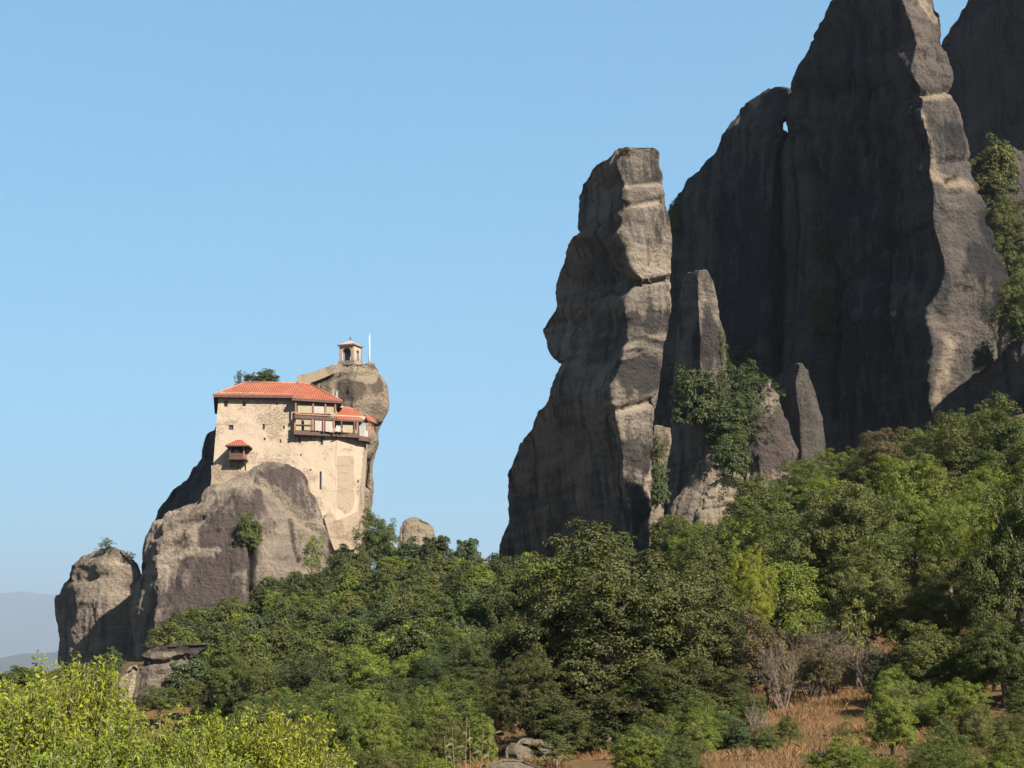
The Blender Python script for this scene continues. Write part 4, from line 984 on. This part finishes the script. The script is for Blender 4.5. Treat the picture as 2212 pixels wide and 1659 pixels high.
# trees one can tell apart on the monastery slope
T = [
 ('broad_tree', 'large bright green tree at the right foot of the monastery rock', 818, 1095, 184, 118, MD, 'mid', 150),
 ('slender_tree', 'thin yellowish green tree in front of the monastery wall foot', 676, 1128, 187, 62, BR, 'airy', 120),
 ('evergreen_tree', 'dark green pointed tree left of the skyline gap near the pillar', 945, 1148, 172, 100, DK, 'tall', 110),
 ('evergreen_tree', 'dark skyline tree standing last before the gap left of the pillar', 1012, 1153, 168, 72, BL_, 'tall', 95),
 ('evergreen_tree', 'dark tree hugging the wall foot between the thin tree and the bright one', 738, 1176, 184, 74, DK, 'hill', 80),
 ('olive_tree', 'olive brown tree at the left foot of the face-shaped pillar', 1112, 1218, 158, 70, OL, 'hill', 80),
 ('evergreen_tree', 'dark tree right behind the bright tree below the monastery', 885, 1160, 179, 90, BL_, 'hill', 100),
 ('bush', 'round brownish bush under the cracked rock face below the monastery', 640, 1236, 180, 92, OL, 'hill', 80),
 ('evergreen_tree', 'dark bushy tree against the cracked rock face below the monastery', 585, 1252, 178, 80, DK, 'hill', 80),
 ('evergreen_tree', 'dark tree at the lower right edge of the dark stained rock face', 508, 1288, 176, 90, MD, 'hill', 80),
 ('evergreen_tree', 'dark low tree below the stained rock face of the monastery rock', 440, 1316, 174, 86, DK, 'hill', 70),
 ('evergreen_tree', 'leftmost dark tree at the foot of the monastery rock', 372, 1340, 172, 88, DK, 'hill', 70),
 ('bush', 'grey green bush in the shadow between the knoll and the flat-topped rock', 236, 1398, 150, 68, BL_, 'hill', 60),
 ('bush', 'low green bush in front of the foot of the flat-topped rock', 345, 1482, 98, 110, MD, 'mid', 60),
 ('bush', 'low olive bush at the right foot of the flat-topped rock', 425, 1468, 100, 90, OL, 'mid', 60),
 ('bush', 'low dark bush hiding the foot of the pale whitish boulder', 262, 1505, 96, 80, DK, 'mid', 60),
 ('bush', 'green bush on the open slope left of the knoll foot', 60, 1432, 140, 110, MD, 'hill', 60),
 ('bush', 'green bush on the open slope right below the knoll', 160, 1425, 135, 90, OL, 'hill', 60),
 ('bush', 'green bush at the left frame edge behind the leaves', 0, 1450, 130, 110, MD, 'hill', 60),
 ('bush', 'small bush left of the pale whitish boulder', 205, 1440, 112, 70, MD, 'hill', 60),
]
for t in T:
    tree(t[0], t[1], 'bush' if t[0] == 'bush' else 'tree', t[2], t[3], t[4], t[5], t[6], t[7], t[8])
# trees rooted on rock ledges
bpy.context.view_layer.update()
_dg = bpy.context.evaluated_depsgraph_get()
def rock_hit(u, v, Yv):
    o = Vector((0, 0, 0)); d = P(u, v, 100.0).normalized()
    p = o
    for _ in range(8):
        ok, loc, nor, idx, ob, mat_ = scene.ray_cast(_dg, p, d)
        if not ok: return None
        if ob.name.split('.')[0] != 'haze' and loc.y > 130: return loc
        p = loc + d * 0.05
    return None
R_ = [
 ('bush', 'round dark green bush growing in the crack of the monastery rock', 541, 1106, 188.5, 76, MD, 'hill', 82, 1190),
 ('bush', 'small bush on top of the knoll left of the monastery rock', 229, 1156, 214, 44, BL_, 'airy', 40, 1192),
 ('bush', 'tiny dark bush on the right shoulder of the left knoll', 280, 1188, 213, 32, DK, 'airy', 24, 1210),
 ('tree', 'thin pale tree rising behind the left end of the monastery roof', 518, 786, 207.5, 28, BL_, 'airy', 32, 845),
 ('tree', 'low wide green tree behind the middle of the monastery roof', 572, 796, 207.8, 70, MD, 'hill', 40, 845),
 ('bush', 'small dark bush behind the roof between the thin and the wide tree', 540, 804, 207.3, 36, DK, 'hill', 30, 845),
 ('bush', 'dark tuft of shrub on the flat top of the face-shaped pillar', 1354, 317, 170.5, 34, DK, 'airy', 16, 330),
 ('tree', 'small tree in the notch between the pillar top and the sloping massif', 1456, 430, 186, 42, MD, 'hill', 64, 510),
 ('tree', 'large olive tree in the gully between the pillar and the cone rock', 1590, 780, 158, 130, (0.036, 0.047, 0.012), 'mid', 150, 965),
 ('tree', 'dark tree at the foot of the lit spire beside the pillar', 1505, 790, 161, 110, (0.036, 0.047, 0.012), 'hill', 100, 930),
 ('bush', 'bush leaning over the right edge of the pillar at half height', 1448, 775, 163.5, 80, (0.036, 0.047, 0.012), 'airy', 80, 880),
 ('tree', 'olive tree in the gully below the large olive tree', 1560, 862, 157, 100, (0.036, 0.047, 0.012), 'hill', 90, 975),
 ('bush', 'round olive bush at the left foot of the cone-shaped rock', 1582, 928, 155, 76, (0.036, 0.047, 0.012), 'hill', 84, 1035),
 ('bush', 'narrow green shrub climbing the dark gap right of the pillar foot', 1424, 930, 163.5, 36, MD, 'airy', 70, 1010),
 ('bush', 'lower narrow green shrub in the dark gap right of the pillar foot', 1424, 990, 162.5, 42, BL_, 'hill', 84, 1090),
 ('bush', 'dim shrub at the right side of the lit spire', 1560, 700, 176, 30, MD, 'airy', 70, 790),
 ('tree', 'lit tree topmost in the row beside the great massif at the right edge', 2152, 292, 188, 105, OL, 'hill', 90, 420),
 ('tree', 'broad lit tree second from the top beside the great massif', 2140, 368, 187, 95, OL, 'hill', 60, 470),
 ('tree', 'lit tree at the right frame edge half way up the great massif', 2172, 410, 185, 140, OL, 'mid', 110, 560),
 ('tree', 'dark lit tree at the right frame edge below the half way tree', 2185, 490, 184, 140, MD, 'mid', 120, 640),
 ('tree', 'bushy tree at the right frame edge beside the widest part of the massif', 2195, 580, 182, 120, OL, 'mid', 120, 730),
 ('bush', 'small dark bush at the lower right foot of the massif', 2125, 738, 171, 56, DK, 'hill', 44, 800),
 ('bush', 'bush in front of the small pale rock on the right slope', 2205, 650, 176, 60, MD, 'hill', 60, 740),
 ('bush', 'shaded dark bush in the hollow of the great massif', 1782, 470, 196, 60, DK, 'hill', 70, 560),
 ('bush', 'lower shaded dark bush in the hollow of the great massif', 1778, 610, 194, 70, DK, 'hill', 80, 720),
 ('bush', 'shaded bush low in the dark cleft behind the cone-shaped rock', 1600, 740, 186, 90, DK, 'hill', 90, 860),
]
for t in R_:
    hit = rock_hit(t[2], t[9], t[4]); Yv = t[4]
    if hit is not None and t[9] != 845: Yv = hit.y - 0.10 * t[5] / FPX * hit.y
    t = list(t); t[5] *= 1.2 if 1400 < t[2] < 1650 and t[3] > 700 else 1.0
    tree(t[0], t[1], 'bush' if t[0] == 'bush' else 'tree', t[2], t[3], Yv, t[5], t[6], t[7], t[8], z_base=(VH - t[9]) / FPX * Yv - 0.2)
# right slope and foreground
N_ = [
 ('oak_tree', 'great dark oak with a broad crown in the middle foreground', 1310, 1146, 57, 520, (0.047, 0.050, 0.0125), 'oak', 440),
 ('oak_tree', 'left shoulder oak crown beside the great dark oak', 1185, 1275, 56, 270, (0.047, 0.050, 0.0125), 'oak', 330),
 ('oak_tree', 'low left oak bough mass above the pitted boulder', 1145, 1400, 53, 220, (0.045, 0.048, 0.012), 'oak', 210),
 ('oak_tree', 'oak crown right behind the great dark oak, under the pillar foot', 1490, 1185, 62, 280, (0.050, 0.054, 0.013), 'oak', 400),
 ('bush', 'dark bush at the trunk of the great dark oak', 1325, 1480, 53, 250, (0.040, 0.045, 0.012), 'mid', 150),
 ('bush', 'dark bush between the great dark oak and the pitted boulder', 1205, 1505, 52, 200, (0.042, 0.046, 0.012), 'mid', 130),
 ('bush', 'bright yellow green bush right of the tall oak crowns', 1615, 1165, 68, 140, YG, 'fine', 170),
 ('oak_tree', 'oak at the right flank of the great dark oak', 1490, 1390, 53, 280, (0.045, 0.050, 0.0125), 'oak', 220),
 ('olive_tree', 'olive green tree below the cone-shaped rock', 1650, 1036, 98, 190, MD, 'mid', 170),
 ('oak_tree', 'large round olive oak in the middle of the right slope', 1830, 998, 76, 280, OL, 'oak', 330),
 ('tree', 'brownish olive tree under the dark foot of the great massif', 1900, 926, 112, 110, BN, 'mid', 100),
 ('tree', 'bright green tree on the skyline of the right slope', 1990, 938, 108, 130, MD, 'mid', 140),
 ('tree', 'green tree on the right skyline below the shaded slab', 2075, 898, 106, 150, OL, 'mid', 150),
 ('tree', 'highest tree on the right slope at the frame edge', 2175, 862, 100, 170, MD, 'mid', 190),
 ('tree', 'bright yellowish tree in the middle of the right slope', 2055, 1050, 72, 170, BR, 'fine', 220),
 ('bush', 'yellow bush glowing at the right of the bright yellowish tree', 2110, 1110, 70, 90, YG, 'fine', 110),
 ('oak_tree', 'big dark oak cut off by the right frame edge', 2195, 985, 60, 260, MD, 'oak', 420),
 ('oak_tree', 'dark oak below the bright yellowish tree on the right', 2050, 1190, 64, 240, OL, 'oak', 260),
 ('oak_tree', 'dark oak under the large round olive oak', 1880, 1190, 66, 230, OL, 'oak', 230),
 ('oak_tree', 'dark lower oak at the right frame edge above the bright bushes', 2170, 1290, 52, 230, MD, 'oak', 260),
 ('bush', 'brown dry bush right of the great dark oak', 1655, 1325, 60, 150, BN, 'mid', 190),
 ('bush', 'yellowish thin bush left of the big right oaks', 1850, 1290, 62, 110, (0.10, 0.095, 0.025), 'airy', 150),
 ('bush', 'olive and yellow bush above the shaded bank on the right', 2020, 1345, 54, 210, OL, 'mid', 180),
 ('bush', 'low olive bush in the middle of the dry grass patch', 1705, 1545, 46, 70, OL, 'mid', 60),
 ('bush', 'small green bush at the lower left of the dry grass patch', 1655, 1590, 43, 75, MD, 'mid', 60),
 ('bush', 'brownish bush in front of the bare twiggy shrubs', 1770, 1385, 58, 110, BN, 'mid', 100),
 ('bush', 'small round yellow green bush on the dry grass bank', 1945, 1474, 48, 140, (0.085, 0.095, 0.02), 'mid', 130),
 ('bush', 'blue green bush right of the pitted boulder', 1395, 1590, 44, 170, BL_, 'mid', 110),
 ('bush', 'green bush at the right foot of the great dark oak', 1520, 1500, 48, 150, MD, 'mid', 140),
 ('bush', 'low green bush left of the dry grass patch', 1590, 1545, 47, 110, BL_, 'mid', 110),
 ('bush', 'small pale green bush in front of the pitted boulder', 1200, 1612, 42, 130, OL, 'airy', 60),
 ('bush', 'yellow green leafy bush at the bottom right, left one of three', 1830, 1560, 27, 260, BR, 'fine', 170),
 ('bush', 'leafy bush at the bottom right, middle one of three', 2020, 1590, 25, 230, MD, 'fine', 140),
 ('bush', 'leafy bush in the bottom right corner', 2170, 1580, 24, 210, BR, 'fine', 150),
 ('tree', 'pale green tree left of the dark shadow beside the great oak', 930, 1480, 66, 130, BR, 'mid', 200),
 ('tree', 'green thicket tree in the lower middle left of the great oak', 850, 1500, 60, 170, MD, 'mid', 220),
 ('tree', 'light green bushy tree behind the foreground leaves in the lower middle', 760, 1540, 52, 170, BR, 'mid', 200),
 ('tree', 'green tree above the right tip of the foreground leaves', 700, 1470, 84, 130, MD, 'mid', 150),
]
for t in N_:
    tree(t[0], t[1], 'bush' if t[0] == 'bush' else 'tree', t[2], t[3], t[4], t[5], t[6], t[7], t[8])
# the wood on the slope: trees nothing tells apart
wood = [(340, 1400, 168), (450, 1345, 172), (600, 1300, 174), (740, 1250, 178), (1000, 1235, 165), (1150, 1290, 155), (1190, 1420, 110), (1080, 1520, 85), (960, 1610, 66), (760, 1640, 62), (600, 1600, 80), (400, 1540, 108)]
poly = [((u - UC) / FPX * Yv, Yv) for u, v, Yv in wood]
def inside(x, y):
    c = False; n = len(poly)
    for i in range(n):
        (x1, y1), (x2, y2) = poly[i], poly[(i + 1) % n]
        if (y1 > y) != (y2 > y) and x < (x2 - x1) * (y - y1) / (y2 - y1) + x1: c = not c
    return c
rw = random.Random(21); spots = []
tries = 0
while len(spots) < 235 and tries < 20000:
    tries += 1
    y = rw.uniform(62, 180); x = rw.uniform(-45, 8)
    if not inside(x, y): continue
    if any((x - a) ** 2 + (y - b) ** 2 < (2.15 + 0.005 * y) ** 2 for a, b in spots): continue
    uu, vv = UC + x / y * FPX, 0
    if uu > 1020 and y < 110: continue
    if y < 113 and 240 < uu < 475: continue                       # open ground in front of the flat-topped rock
    spots.append((x, y))
KIND = [('evergreen_tree', 'dark evergreen tree', DK, 'hill'), ('broad_tree', 'mid green tree', MD, 'hill'), ('olive_tree', 'olive brown tree', OL, 'hill'),
        ('grey_tree', 'bluish green tree', BL_, 'tall'), ('light_tree', 'light yellowish green tree', BR, 'hill')]
for i, (x, y) in enumerate(spots):
    k_ = KIND[rw.choices(range(5), [32, 26, 20, 14, 10 + (12 if y < 100 else 0)])[0]]
    w = rw.uniform(3.0, 4.9); hgt = rw.uniform(2.6, 4.6) * (0.8 if y < 90 else 1.0)
    uu = UC + x / y * FPX
    side_ = 'below the stained rock face' if uu < 560 else ('below the monastery wall' if uu < 850 else 'between the monastery and the great oak')
    row = 'high in the wood' if y > 150 else ('half way down the wood' if y > 108 else 'low in the wood')
    lab = f'{k_[1]} {row} {side_}'
    tree(k_[0], lab, 'tree', 0, 0, y, 0, k_[2], 'mid' if y < 95 else k_[3], group=lab.replace('tree', 'trees'), x=x, h=hgt, w=w)
# filler on the right slope behind the named oaks
rs = random.Random(4); n_ = 0
for _ in range(4000):
    if n_ >= 60: break
    y = rs.uniform(72, 150); u = rs.uniform(1420, 2300); x = (u - UC) / FPX * y
    z = gz(x, y); v = VH - (z + 3.5) / y * FPX
    if not (900 < v < 1330): continue
    if y > 125 and u < 1700: continue
    if any((x - a) ** 2 + (y - b) ** 2 < 8.5 for a, b in spots): continue
    spots.append((x, y)); n_ += 1
    cn, cc_ = rs.choice([('olive green', OL), ('mid green', MD), ('light green', BR)])
    side_ = 'under the cone-shaped rock' if u < 1720 else ('under the great massif' if u < 1960 else 'near the right frame edge')
    lab = f'{cn} oak in the thicket of the right slope {side_}'
    tree('slope_tree', lab, 'tree', 0, 0, y, 0, cc_, 'mid', group=lab.replace('oak', 'oaks'), x=x, h=rs.uniform(3.0, 4.6), w=rs.uniform(3.6, 5.2))

# ------------------------------------------------------------------ foreground: leafy yellow-green tree tops, dry shrubs, reeds, grass
def shoot_crown(name, seed, shoots, per, leaf, W, H):
    """crown of arching shoots hung with narrow drooping leaves, W wide and H tall, z 0..H"""
    r = np.random.RandomState(seed); Ps, Ns, Ds, Ls, Ts = [], [], [], [], []; mb = MB()
    for i in range(shoots):
        a = r.uniform(0, 2 * math.pi); q = math.sqrt(r.uniform(0, 1)) * 0.5 * W
        topz = H * (1 - (q / (0.5 * W)) ** 2 * 0.45) * r.uniform(0.82, 1.06) * (0.85 + 0.22 * math.sin(a * 3 + seed) * q / (0.5 * W))
        L = r.uniform(0.28, 0.55) * H
        tip = np.array([q * math.cos(a), q * math.sin(a), topz])
        if r.rand() < 0.45: tip = tip * np.array([1, 1, r.uniform(0.35, 0.95)])
        base = tip - np.array([math.cos(a) * L * 0.35, math.sin(a) * L * 0.35, L]) + r.normal(size=3) * 0.05
        bend = r.normal(size=3) * 0.04
        t = np.linspace(0.1, 1.0, per)[:, None]
        p = base * (1 - t) + tip * t + bend * np.sin(t * math.pi)
        mb.tube([tuple(base), tuple((base + tip) / 2 + bend), tuple(tip)], [0.004, 0.003, 0.001], 3, False)
        ang = np.arange(per) * 2.4 + r.uniform(0, 6)
        out = np.column_stack([np.cos(ang), np.sin(ang), r.uniform(-0.9, 0.35, per)])
        out += 0.3 * r.normal(size=(per, 3)); out /= np.linalg.norm(out, axis=1, keepdims=True)
        up = np.array([0, 0, 1.0]) + 0.6 * r.normal(size=(per, 3)); up /= np.linalg.norm(up, axis=1, keepdims=True)
        l = leaf * r.uniform(0.6, 1.25, per)
        Ps.append(p + out * l[:, None] * 0.55); Ns.append(up); Ds.append(out); Ls.append(l)
        Ts.append(np.clip(r.uniform(0, 1) * 0.5 + 0.5 * r.rand(per), 0, 1))
    Ps, Ns, Ds, Ls, Ts = (np.concatenate(x) for x in (Ps, Ns, Ds, Ls, Ts))
    V, F = leaves(Ps, Ns, Ds, Ls, Ls * 0.34, 0.3)
    me = np_mesh(name, V, F, False, {'tint': np.repeat(Ts, 4)}); me.materials.append(M['leaf_bright'])
    tw = mb.mesh('shoots'); tw.materials.append(M['twig'])
    return me, tw
ALM = [shoot_crown('crown', 100 + i, 1500, 32, 0.060, 1.9, 1.5) for i in range(3)]
F_ = [('yellow green leafy tree top between the corner and the tallest of the front row', 90, 1400, 15.5, 270, (0.134, 0.156, 0.010)),
      ('tall yellow green leafy tree top at the left, the highest of the front row', 160, 1352, 15.0, 270, (0.145, 0.163, 0.010)),
      ('yellow green leafy tree top in the lower left corner', 20, 1412, 14.0, 320, (0.131, 0.155, 0.010)),
      ('yellow green leafy tree top below the pale whitish boulder', 300, 1472, 13.0, 300, (0.121, 0.149, 0.010)),
      ('yellow green leafy tree top in the middle of the front row', 455, 1472, 14.5, 250, (0.134, 0.159, 0.010)),
      ('rightmost yellow green leafy tree top of the front row', 610, 1476, 14.0, 270, (0.145, 0.159, 0.010)),
      ('low greener leafy tree top at the bottom edge, front row left', 130, 1560, 11.0, 330, (0.101, 0.134, 0.011)),
      ('low greener leafy tree top at the bottom edge, front row right', 480, 1580, 11.5, 330, (0.112, 0.139, 0.011)),
      ('leafy tree top at the bottom edge beside the reeds', 690, 1590, 13.0, 200, (0.107, 0.123, 0.013))]
for i, (lab, u, v, Yv, w, c_) in enumerate(F_):
    x = (u - UC) / FPX * Yv; zb = gz(x, Yv); zt = (VH - v) / FPX * Yv; H = zt - zb; W = w / FPX * Yv
    root = empty('leafy_tree', (x, Yv, zb), _tr.uniform(0, 6.28))
    t = bpy.data.objects.new('trunk', TRUNK[i % 5]); t.parent = root; t.scale = (1.4, 1.4, H * 0.9); col.objects.link(t)
    cm, sm_ = ALM[i % 3]
    sx = W / 1.9 * 1.35; hz_ = max(H * 0.7, 1.5) / 1.5
    for nm, me_ in (('crown', cm), ('shoots', sm_)):
        o = bpy.data.objects.new(nm, me_); o.parent = root; o.scale = (sx, sx, hz_); o.location = (0, 0, H - 1.5 * hz_); o.color = (*c_, 1); col.objects.link(o)
    tag(root, lab, 'tree')

def dry_shrub(name, seed, n=46):
    """bare twiggy shrub, about one unit tall"""
    r = random.Random(seed); mb = MB()
    def grow(p, d, L, rad, lev):
        e = p + d * L
        m_ = (p + e) / 2 + Vector((r.uniform(-.1, .1), r.uniform(-.1, .1), r.uniform(-.02, .06))) * L
        mb.tube([p, m_, e], [rad, rad * 0.8, rad * 0.5], 3, False)
        if lev > 0:
            for _ in range(r.randint(2, 4)):
                q = p.lerp(e, r.uniform(0.45, 1.0)); nd = (d + Vector((r.uniform(-.8, .8), r.uniform(-.8, .8), r.uniform(-.25, .5)))).normalized()
                grow(q, nd, L * r.uniform(0.5, 0.75), rad * 0.55, lev - 1)
    for i in range(n // 4):
        a = r.uniform(0, 6.28); d = Vector((math.cos(a) * 0.5, math.sin(a) * 0.5, 1)).normalized()
        grow(Vector((r.uniform(-.06, .06), r.uniform(-.06, .06), -0.05)), d, r.uniform(0.36, 0.55), 0.011, 3)
    me = mb.mesh(name); me.materials.append(M['twig']); return me
DRY = [dry_shrub('twigs', 70 + i) for i in range(3)]
CROWN['sparse'] = [crown_mesh('sprigs', 300 + i, clumps=70, per=16, clump_r=0.07, leaf=0.024, irregular=0.5, low=-0.3, thin=0.6) for i in range(2)]
for me_ in CROWN['sparse']: me_.materials.append(M['leaf'])
D_ = [('bare purplish brown twiggy shrub above the dry grass', 1745, 1285, 60, 150, 1.0),
      ('bare twiggy shrub at the left of the dry grass slope', 1690, 1360, 57, 110, 1.0),
      ('grey twiggy shrub at the top of the dry grass slope', 1800, 1350, 61, 130, 1.0),
      ('thin dry shrub in front of the big right oaks', 1870, 1340, 60, 100, 1.0),
      ('small dry shrub on the dry grass at the bottom', 1640, 1500, 47, 80, 0.8)]
for i, (lab, u, v, Yv, w, q) in enumerate(D_):
    x = (u - UC) / FPX * Yv; zb = gz(x, Yv); H = max(0.9, (VH - v) / FPX * Yv - zb); W = w / FPX * Yv
    root = empty('dry_shrub', (x, Yv, zb), i * 1.3)
    o = bpy.data.objects.new('twigs', DRY[i % 3]); o.parent = root; o.scale = (W * 1.1, W * 1.1, H); col.objects.link(o)
    o = bpy.data.objects.new('sprigs', CROWN['sparse'][i % 2]); o.parent = root; o.scale = (W, W, H * 0.85); o.location = (0, 0, H * 0.12); o.color = (0.085, 0.068, 0.032, 1); col.objects.link(o)
    tag(root, lab, 'shrub')

# pale dry reeds in the shadow left of the pitted boulder
M['reed'] = noisy('dry_reed', (0.07, 0.055, 0.028), (0.12, 0.095, 0.052), 5, 0.9)
for i, (u, v, lean) in enumerate(((985, 1568, -.1), (1004, 1545, .05), (1018, 1560, -.05), (1034, 1572, .12), (1046, 1556, .2), (970, 1590, -.12))):
    Yv = 38 + (i % 3) * 0.8; x = (u - UC) / FPX * Yv; zb = gz(x, Yv); H = (VH - v) / FPX * Yv - zb
    mb = MB(); mb.tube([(0, 0, -0.1), (lean * 0.4, 0, H * 0.5), (lean, 0.05, H)], [0.016, 0.013, 0.005], 5, False)
    for q in range(5):
        z = H * (0.35 + 0.12 * q); a = q * 2.1 + i; b = Vector((lean * z / H, 0, z)); d = Vector((math.cos(a), math.sin(a), 0.6)) * 0.3
        w_ = d.cross(Vector((0, 0, 1))).normalized() * 0.014
        mb.quad(b - w_, b + w_, b + d * 0.6 + w_, b + d + Vector((0, 0, -0.1)), b + d * 0.6 - w_)
    ro = mb.build('reed', M['reed']); ro.location = (x, Yv, zb)
    tag(ro, 'pale dry reed stalk standing in the shadow left of the pitted boulder', 'reed', 'dry reeds beside the boulder')

# dry grass: blades over the open bank
def blades(name, pts, h, w, mat, seed):
    r = np.random.RandomState(seed); n = len(pts)
    a = r.uniform(0, 2 * math.pi, n); s_ = np.column_stack([np.cos(a), np.sin(a), np.zeros(n)])
    H_ = h * r.uniform(0.5, 1.4, n); lean = r.normal(size=(n, 3)) * 0.45; lean[:, 2] = 0
    b0 = pts - s_ * w / 2; b1 = pts + s_ * w / 2
    m0 = pts + lean * H_[:, None] * 0.35 + np.array([0, 0, 1]) * H_[:, None] * 0.6
    tp = pts + lean * H_[:, None] + np.array([0, 0, 1]) * H_[:, None]
    V = np.stack([b0, b1, m0 + s_ * w * 0.35, tp, m0 - s_ * w * 0.35], 1).reshape(-1, 3)
    F = np.arange(n * 5).reshape(-1, 5)
    o = link(name, np_mesh(name, V, F, False, {'tint': np.repeat(r.rand(n), 5)}), mat)
    return o
k = NT('dry_grass'); at = k.n('Attribute'); at.attribute_name = 'tint'
nz_ = k.noise(k.coords(), 0.5, 4)
M['dry_grass'] = k.done(k.pbsdf(k.mix(at.outputs['Fac'], k.mix(k.ss(nz_, 0.4, 0.6), (0.10, 0.043, 0.016), (0.115, 0.065, 0.028)), (0.16, 0.098, 0.044)), 0.9, None, 0.1))
rg = np.random.RandomState(3); g1 = []
N0 = 70000
uu = rg.uniform(1000, 2150, N0); yy = rg.uniform(30, 70, N0); xx = (uu - UC) / FPX * yy
dens = fbm(np.column_stack([xx * 0.5, yy * 0.35, np.zeros(N0)]), 3)
keep = dens > -0.35
xx, yy = xx[keep], yy[keep]
gp_ = np.column_stack([xx, yy, ground_np(np.column_stack([xx, yy])) - 0.02])
gr = blades('dry_grass', gp_, 0.20, 0.013, M['dry_grass'], 9); tag(gr, 'dry orange grass covering the open bank in front of the oaks', 'grass', kind='stuff')

# undergrowth along the foot of the oaks and over the bare parts of the slope
ru = random.Random(77); low = []
def scrub(n, u0, u1, y0, y1, w0, w1, h0, h1, cols, fam, name, label, group, avoid=None):
    c = 0
    for _ in range(n * 40):
        if c >= n: break
        y = ru.uniform(y0, y1); u = ru.uniform(u0, u1); x = (u - UC) / FPX * y
        v = VH - gz(x, y) / y * FPX
        if avoid and (avoid(u, v) or avoid(u, v - 45) or avoid(u, v - 90)): continue
        w = ru.uniform(w0, w1)
        if any((x - a) ** 2 + (y - b) ** 2 < (0.42 * (w + q)) ** 2 for a, b, q in low): continue
        low.append((x, y, w)); c += 1
        cc_ = ru.choice(cols); cn = {MD: 'mid green', OL: 'olive green', BL_: 'bluish green', BR: 'light green', DK: 'dark green'}[cc_]
        lab = cn + ' ' + label
        tree(name, lab, 'bush', 0, 0, y, 0, cc_, fam, group=cn + ' ' + group, x=x, h=ru.uniform(h0, h1), w=w)
bank = lambda u, v: (1560 < u < 1880 and 1440 < v < 1700 and abs((u - 1560) - (1690 - v) * 1.35) < 95) or (1180 < u < 1290 and v > 1600)
scrub(34, 1330, 2230, 34, 58, 1.0, 2.0, 0.8, 1.7, [MD, OL, BL_, BR], 'mid', 'low_bush', 'low bush in the scrub below the oaks on the right', 'scrub below the oaks', bank)
scrub(16, 640, 1060, 34, 56, 1.2, 2.2, 1.2, 2.4, [MD, BR, OL], 'mid', 'low_bush', 'low bush in the scrub right of the foreground leaves', 'scrub beside the foreground leaves')
scrub(30, 30, 640, 50, 112, 2.0, 3.4, 1.4, 2.6, [MD, BR, DK, OL], 'mid', 'low_bush', 'low bush on the slope below the flat-topped rock', 'scrub below the flat-topped rock', lambda u, v: 235 < u < 440 and v < 1515)
scrub(38, 1060, 1480, 95, 178, 2.6, 4.4, 2.2, 3.6, [DK, MD, OL], 'hill', 'low_bush', 'bush in the saddle at the foot of the face-shaped pillar', 'scrub of the saddle')
#@@END
